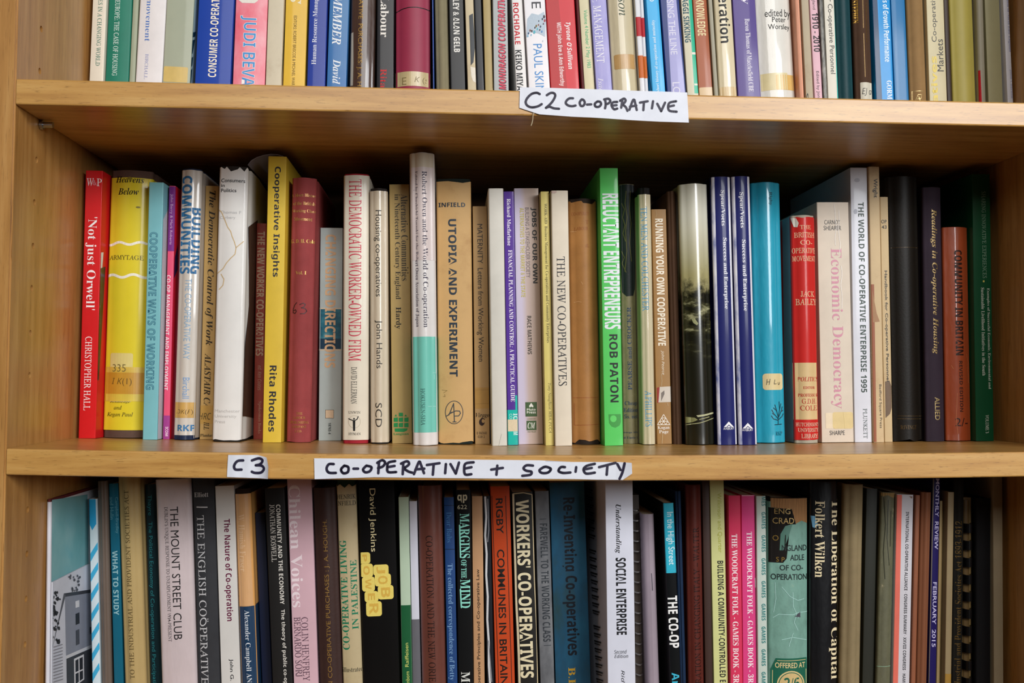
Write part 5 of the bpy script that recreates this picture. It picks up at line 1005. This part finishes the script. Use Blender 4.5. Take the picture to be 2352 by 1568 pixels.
bk(3, 'dj', (1767, 1860.5, 0), (1767, 1860, 1144), '#6f9a8c', 'tattered teal jacket over black cloth, with torn top and green price panel', [
   Pg('U', [(105, 206), (384, 206), (384, 395), (330, 372), (280, 395), (262, 330), (250, 285), (105, 275)], '#a8794a', lambda: mat('bands', '#a8794a'), 'bare_spine'),
   Pg('U', [(92, 275), (252, 285), (264, 330), (285, 398), (250, 398), (205, 410), (172, 470), (165, 590), (200, 600), (215, 650), (190, 682), (92, 682)], '#15100d', 'cloth', 'bare_cloth'),
   Pg('U', [(172, 470), (205, 410), (258, 395), (225, 500), (190, 590), (165, 590)], '#4f7a6c', 'paper', 'jacket_fold'),
   T('U', 130, 242, 282, 322, 'h', 'S', '#c9a868', 'ENG', m='foil'), T('U', 118, 270, 350, 394, 'h', 'S', '#c9a868', 'CRAD', m='foil'), T('U', 118, 158, 480, 520, 'h', 'S', '#a8863c', 'O', m='foil'), T('U', 142, 200, 640, 675, 'h', 'S', '#a8863c', 'S P', m='foil'),
   T('U', 180, 372, 550, 594, 'h', 'SM', '#1d2a2a', 'NGLAND'), T('U', 240, 352, 622, 664, 'h', 'SM', '#1d2a2a', 'ADLE'), T('U', 165, 342, 697, 738, 'h', 'SM', '#1d2a2a', 'OF CO-'), T('U', 105, 374, 764, 808, 'h', 'SM', '#1d2a2a', 'OPERATION'),
   Ln('U', [[(120, 1090), (160, 1062), (260, 1065), (300, 1050), (385, 1045)], [(180, 860), (240, 930), (300, 960), (350, 950)], [(260, 900), (262, 1000), (290, 1060), (270, 1120), (300, 1180)], [(135, 830), (140, 950), (125, 1050)], [(320, 1070), (300, 1090)], [(180, 1250), (260, 1230), (370, 1255)], [(230, 1300), (262, 1200)]], 4, '#a8d0c8', name='crease'), Pg('U', [(275, 1078), (318, 1045), (320, 1085)], '#4a4a52', name='tear'),
   Pg('U', [(140, 1388), (372, 1384), (378, 1600), (102, 1600), (104, 1470)], '#14604a', 'paper', 'price_panel'), Ln('U', [[(150, 1405), (362, 1400)], [(118, 1480), (116, 1600)], [(366, 1470), (368, 1600)]], 4, '#d8c088'), T('U', 134, 358, 1418, 1458, 'h', 'SM', '#dfc890', 'OFFERED AT'), Dc('U', 250, 1582, 104, 104, '#d8c088'), Dc('U', 250, 1582, 94, 94, '#14604a'), Dc('U', 250, 1582, 88, 88, '#cfb47c'), T('U', 195, 312, 1528, 1612, 'h', 'SBI', '#17604a', '2/6')],
   m='worn', bulge=.003, case='#120e0c', high=.003, jag1=.003, r=.003)
bk(3, 'dj', (1863, 1929.5, 0), (1861, 1935, 1106), '#0b0c10', 'black jacketed book with two columns of cream serif type', [
   T('U', 530, 614, 215, 1542, 'd', 'RB', '#e8d8b0', 'The Liberation of Capital'), T('U', 428, 496, 225, 790, 'd', 'RB', '#e8d8b0', 'Folkert Wilken'), Pg('U', [(400, 336), (428, 338), (450, 408), (426, 426), (412, 420)], '#6aa0c0', 'paper', 'blue_scrap')], m='film', bulge=.002, r=.003, high=.0006)
bk(3, 'hb', (1931, 1980, 0), (1939, 1989, 1113.6), '#8e7d5c', 'plain khaki-beige clothbound book leaning, right of the black cream-lettered one', [
   Bn('U', 108, 260, '#9c8c6c', 'cloth')][:0], bulge=.004, r=.004)
bk(3, 'pb', (1981, 2009, 0), (1990, 2019, 1122), '#1c1d12', 'dark olive book set back beside the worn green-brown spine', m='paper', d=.122)  # dark book added to stand in for the dark gap here
bk(3, 'hb', (2011, 2048, 0), (2022, 2058, 1131), '#5b5a42', 'worn green-brown cloth book with a frayed top and cracked spine', [
   Pg('U', [(906, 165), (1020, 166), (1012, 205), (985, 195), (960, 182), (930, 192), (906, 180)], '#9a7c4a', lambda: mat('bands', '#9a7c4a'), 'bare_spine'), Ln('U', [[(935, 200), (945, 400), (930, 600), (940, 800)], [(965, 220), (955, 500), (972, 700)], [(985, 300), (980, 560)]], 5, '#2c2d20', name='crack'), Ln('U', [[(878, 1448), (990, 1444)], [(905, 330), (885, 760), (878, 1300), (872, 1560)], [(1015, 360), (1000, 900), (990, 1400)]], 5, '#7f9a80', name='worn_edge')], m='worn', bulge=.001)
bk(3, 'pb', (2050, 2093, 0), (2060.6, 2101, 1136), '#c9c6cc', 'white report with a coral left edge and small black capitals', [
   Pg('U', [(1030, 180), (1066, 180), (1036, 1568), (994, 1568)], '#dd6a58', 'paper', 'printed_band'), T('U', 1081, 1104, 305, 1640, 'd', 'B', '#2a282c', 'INTERNATIONAL CO-OPERATIVE ALLIANCE \u00b7 CONGRESS SUMMARY \u00b7 XXVIII CONGRESS \u00b7 HAMBURG'), Pg('U', [(1118, 190), (1145, 192), (1140, 208)], '#8a6a58', name='nick')], m='paper')
bk(3, 'pb', (2094, 2103, 0), (2102.6, 2115.5, 1137), '#8a5236', 'dull rust booklet right of the white report with a coral edge', m='paper')
bk(3, 'hb', (2103.5, 2132.5, 0), (2116.3, 2141.5, 1131), '#7f5038', 'rust brown glossy book left of the purple-spined magazine', m='gloss')
bk(3, 'pb', (2133, 2150, 0), (2143, 2160, None), '#221a58', 'thin purple-spined magazine leaning right with spaced pale capitals', [
   T('U', 1310, 1338, 60, 582, 'd', 'SM', '#c6c0e4', 'MONTHLY  REVIEW'), T('U', 1290, 1318, 824, 1302, 'd', 'SM', '#c6c0e4', 'FEBRUARY  2015'), Pg('U', [(1283, 60), (1304, 60), (1268, 1568), (1244, 1568)], '#6f665c', 'paper', 'printed_band')], d=.114)
bk(3, 'pb', (2150.5, 2162, 0), (2160.5, 2168, 1150), '#a48c60', 'thin tan pamphlet between the purple magazine and the wider cream booklet', m='paper', d=.118)
bk(3, 'pb', (2162.5, 2185, 0), (2168.5, 2193, 1130), '#9a8764', 'beige booklet with a taped patch low on its spine', [
   St('U', 1352, 1432, 1500, 1640, '#a9823a', 'tape', 'sticker', .3)], m='paper')
bk(3, 'hb', (2186, 2214.5, 0), (2193.5, 2216, None), '#14120d', 'near-black cloth book with dim gilt lettering reading upward', [
   T('U', 1458, 1506, 375, 1640, 'u', 'R', '#6f5526', 'Industrial and Provident Societies Act 1893-1912', m='foil')], bulge=.001)
bk(3, 'cb', (2217, 2241, 0), (2217, 2242, 1145), '#7a6238', 'black plastic comb-bound report with a row of dark teeth', [], d=.112, comb='#6a5434')
bk(3, 'hb', (2243, 2279, 0), (2243.5, 2279, 1145), '#0c0c10', 'plain black cloth book beside the comb-bound report', d=.112, bulge=.001)
bk(3, 'pb', (2283, 2306, 0), (2281.5, 2302.5, None), '#94866c', 'grey-beige paperback, last on the lower shelf against the right side', [
   ], m='paper')
# ------------------------------------------------------------------ build
for r_ in (1, 2, 3):
    resolve(ROWS[r_], r_)
    for b_ in ROWS[r_]: build_book(b_)
finish_texts()
# ------------------------------------------------------------------ paper shelf labels with marker lettering
def paper_label(pts, Y, name, label, strokes, sw, curl=None, extra=None):
    root = bpy.data.objects.new(name, None); COL.objects.link(root)
    w = [at(x, y, Y) for x, y in pts]; c = sum(w, Vector())/len(w); root.location = c
    tag(root, label, 'label', 'handwritten shelf labels')
    xmin, xmax = min(p.x for p in w), max(p.x for p in w)
    def yy(x):
        t = (x-xmin)/(xmax-xmin); y = Y-.0006*math.sin(t*math.pi*3)**2*.5
        if curl and t > curl[0]: y -= curl[1]*((t-curl[0])/(1-curl[0]))**2
        return y
    bm = bmesh.new(); f = bm.faces.new([bm.verts.new((p.x, Y, p.z)) for p in w])
    bmesh.ops.triangulate(bm, faces=[f])
    for i in range(1, 40):
        bmesh.ops.bisect_plane(bm, geom=bm.verts[:]+bm.edges[:]+bm.faces[:], plane_co=(xmin+(xmax-xmin)*i/40, 0, 0), plane_no=(1, 0, 0))
    for v in bm.verts: v.co.y = yy(v.co.x)
    up_normals(bm)
    r = bmesh.ops.extrude_face_region(bm, geom=bm.faces[:])
    for e in r['geom']:
        if isinstance(e, bmesh.types.BMVert): e.co.y += .00012
    for v in bm.verts: v.co -= c
    obj('paper', to_me(bm), mat('paper', '#e3e5ee'), root)
    bm = bmesh.new(); s = sw*(Y-CAM.y)/FPX
    for ln in strokes:
        P3 = [at(x, y, Y) for x, y in ln]
        # smooth the marker line
        q = [Vector((p.x, p.z)) for p in P3]
        if len(q) > 2:
            o = []
            for i in range(len(q)-1):
                p0, p1, p2, p3 = q[max(0, i-1)], q[i], q[i+1], q[min(len(q)-1, i+2)]
                for t in (0, .25, .5, .75):
                    o.append(.5*((2*p1)+(p2-p0)*t+(2*p0-5*p1+4*p2-p3)*t*t+(3*p1-p0-3*p2+p3)*t**3))
            o.append(q[-1]); q = o
        ribbon(bm, [(v.x, v.y) for v in q], s, lambda a: Vector((a[0], yy(a[0])-.00012, a[1]))-c)
    up_normals(bm); me = bpy.data.meshes.new('ink'); bm.to_mesh(me); bm.free()
    obj('marker_lettering', me, mat('ink', '#27233a'), root)
    return root, c
def zz(z, lines): return [[zp(z, *p) for p in l] for l in lines]
c2 = zz('M', [[(312, 848), (285, 836), (240, 846), (203, 880), (186, 915), (195, 945), (225, 964), (260, 966), (300, 956), (330, 938)], [(376, 858), (410, 838), (440, 840), (452, 862), (435, 902), (405, 940), (368, 972)], [(368, 972), (400, 962), (440, 976), (486, 980)],
   [(612, 885), (580, 886), (555, 905), (547, 930), (570, 950), (605, 956), (635, 950)], [(690, 895), (672, 922), (682, 952), (705, 952), (718, 925), (706, 900), (690, 895)], [(738, 942), (776, 940)], [(832, 914), (808, 935), (815, 960), (845, 962), (864, 940), (856, 918), (832, 914)],
   [(900, 898), (906, 940), (900, 976)], [(892, 896), (930, 890), (948, 910), (930, 932), (905, 940)], [(1010, 918), (972, 922), (958, 948), (980, 984), (1010, 978)], [(962, 952), (1004, 947)], [(1056, 905), (1046, 970)], [(1035, 908), (1070, 888), (1086, 905), (1070, 930), (1052, 940)], [(1052, 940), (1085, 962), (1102, 998)],
   [(1120, 988), (1150, 905), (1165, 900)], [(1165, 900), (1186, 990)], [(1125, 960), (1182, 950)], [(1215, 924), (1284, 912)], [(1250, 920), (1245, 992)], [(1332, 912), (1322, 976)], [(1370, 935), (1405, 1002)], [(1405, 1002), (1440, 925)], [(1540, 912), (1482, 925), (1468, 960), (1480, 998), (1545, 1006)], [(1475, 960), (1520, 950)]])
q2 = [zp('M', *p) for p in [(135, 785), (640, 798), (1200, 818), (1640, 832), (1655, 1103), (1400, 1096), (1120, 1080), (780, 1058), (600, 1050), (310, 1030), (130, 970)]]
root2, cc2 = paper_label(q2, -.0011, 'shelf_label', 'long white torn paper label reading C2 on the upper shelf edge', c2, 5.8)
c3 = zz('Q', [[(397, 106), (360, 110), (338, 140), (346, 165), (386, 166)], [(455, 106), (500, 92), (526, 105), (510, 130), (480, 138)], [(480, 138), (520, 140), (536, 160), (515, 185), (475, 188), (454, 180)]])
paper_label([zp('Q', *p) for p in [(298, 70), (400, 70), (492, 70), (555, 85), (569, 145), (565, 225), (430, 220), (290, 215), (294, 140)]], -.0009, 'shelf_label', 'small white paper label reading C3 with a curled right end', c3, 6.2, (.72, .004))
c4 = zz('Q', [[(992, 130), (960, 131), (945, 160), (960, 186), (1006, 188)], [(1062, 140), (1040, 165), (1055, 190), (1085, 182), (1088, 150), (1062, 140)], [(1122, 160), (1152, 160)], [(1207, 140), (1185, 165), (1200, 184), (1230, 176), (1240, 150), (1207, 140)], [(1290, 115), (1285, 190)], [(1278, 122), (1310, 104), (1330, 120), (1315, 145), (1284, 156)], [(1396, 110), (1352, 120), (1344, 150), (1350, 182), (1402, 182)], [(1345, 150), (1392, 142)]])
c4 += zz('R', [[(190, 120), (186, 196)], [(175, 127), (215, 111), (228, 130), (205, 150), (188, 156)], [(188, 156), (222, 178), (248, 186)], [(260, 196), (290, 120), (300, 117)], [(300, 117), (326, 190)], [(270, 165), (328, 160)], [(345, 136), (428, 124)], [(390, 130), (384, 200)], [(470, 130), (465, 190)], [(500, 130), (535, 192)], [(535, 192), (556, 120)], [(652, 118), (600, 126), (590, 160), (597, 198), (637, 196)], [(592, 160), (638, 150)],
   [(768, 166), (844, 155)], [(808, 140), (802, 200)], [(1042, 140), (1000, 138), (980, 158), (1000, 174), (1032, 180), (1025, 200), (972, 207)], [(1112, 150), (1085, 170), (1100, 188), (1140, 186), (1160, 162), (1132, 148), (1112, 150)], [(1252, 150), (1225, 150), (1210, 175), (1240, 188), (1288, 185)], [(1326, 150), (1322, 180)]])
c4 += zz('S', [[(132, 128), (78, 142), (58, 165), (75, 192), (132, 186)], [(62, 165), (112, 155)], [(160, 150), (268, 122)], [(215, 140), (210, 200)], [(280, 130), (300, 168)], [(326, 124), (312, 185), (294, 226)]])
q4 = [zp('Q', 863, 92)]+[zp('R', *p) for p in [(0, 95), (420, 98), (1088, 105), (1090, 113), (1300, 116)]]+[zp('S', *p) for p in [(300, 117), (370, 120), (373, 190), (315, 233), (150, 232), (0, 228)]]+[zp('R', *p) for p in [(900, 226), (480, 222), (0, 216)]]+[zp('Q', 866, 229)]
paper_label(q4, -.0009, 'shelf_label', 'long white paper label with a plus sign in its marker lettering, middle shelf edge', c4, 6.2, (.94, .003))
# loose thread under the upper label
pts = [zp('M', *p) for p in [(262, 1015), (250, 1030), (252, 1065), (246, 1100), (234, 1132)]]
cu = bpy.data.curves.new('thread', 'CURVE'); cu.dimensions = '3D'; cu.bevel_depth = .00035; cu.bevel_resolution = 2
sp = cu.splines.new('NURBS'); sp.points.add(len(pts)-1); sp.use_endpoint_u = True
for i, (x, y) in enumerate(pts):
    p = at(x, y, -.0013); sp.points[i].co = (p.x, p.y, p.z, 1)
to = bpy.data.objects.new('tmp', cu); COL.objects.link(to); bpy.context.view_layer.update()
me = bpy.data.meshes.new_from_object(to.evaluated_get(bpy.context.evaluated_depsgraph_get())); bpy.data.objects.remove(to)
me.materials.clear(); th = obj('thread', me, mat('paper', '#b9a888')); tag(th, 'short pale thread hanging from the lower left corner of the upper paper label', 'thread')
# curled clear-grey sheet rising behind the tall yellow book
Y0 = .122
arc = [at(*zp('C', *p), Y0) for p in [(40, 165), (75, 122), (130, 90), (200, 68), (270, 58), (340, 62), (395, 80)]]
vs, fs = [], []
for i, p in enumerate(arc):
    for dy, dz in ((0, 0), (.10, .0), (.10, -.0005), (0, -.0005)): vs.append((p.x-arc[0].x, p.y+dy-Y0, p.z+dz-arc[0].z))
for i in range(len(arc)-1):
    a, b = 4*i, 4*i+4
    for k in range(4): fs.append((a+k, a+(k+1) % 4, b+(k+1) % 4, b+k))
fs += [(3, 2, 1, 0), tuple(4*(len(arc)-1)+k for k in range(4))]
sh = obj('plastic_sheet', mesh_from(vs, fs, 'sheet', True), mat('gloss', '#9a93a0')); sh.location = arc[0]
tag(sh, 'curled grey plastic sheet lying across the tops of the torn white and tall mustard books', 'sheet')
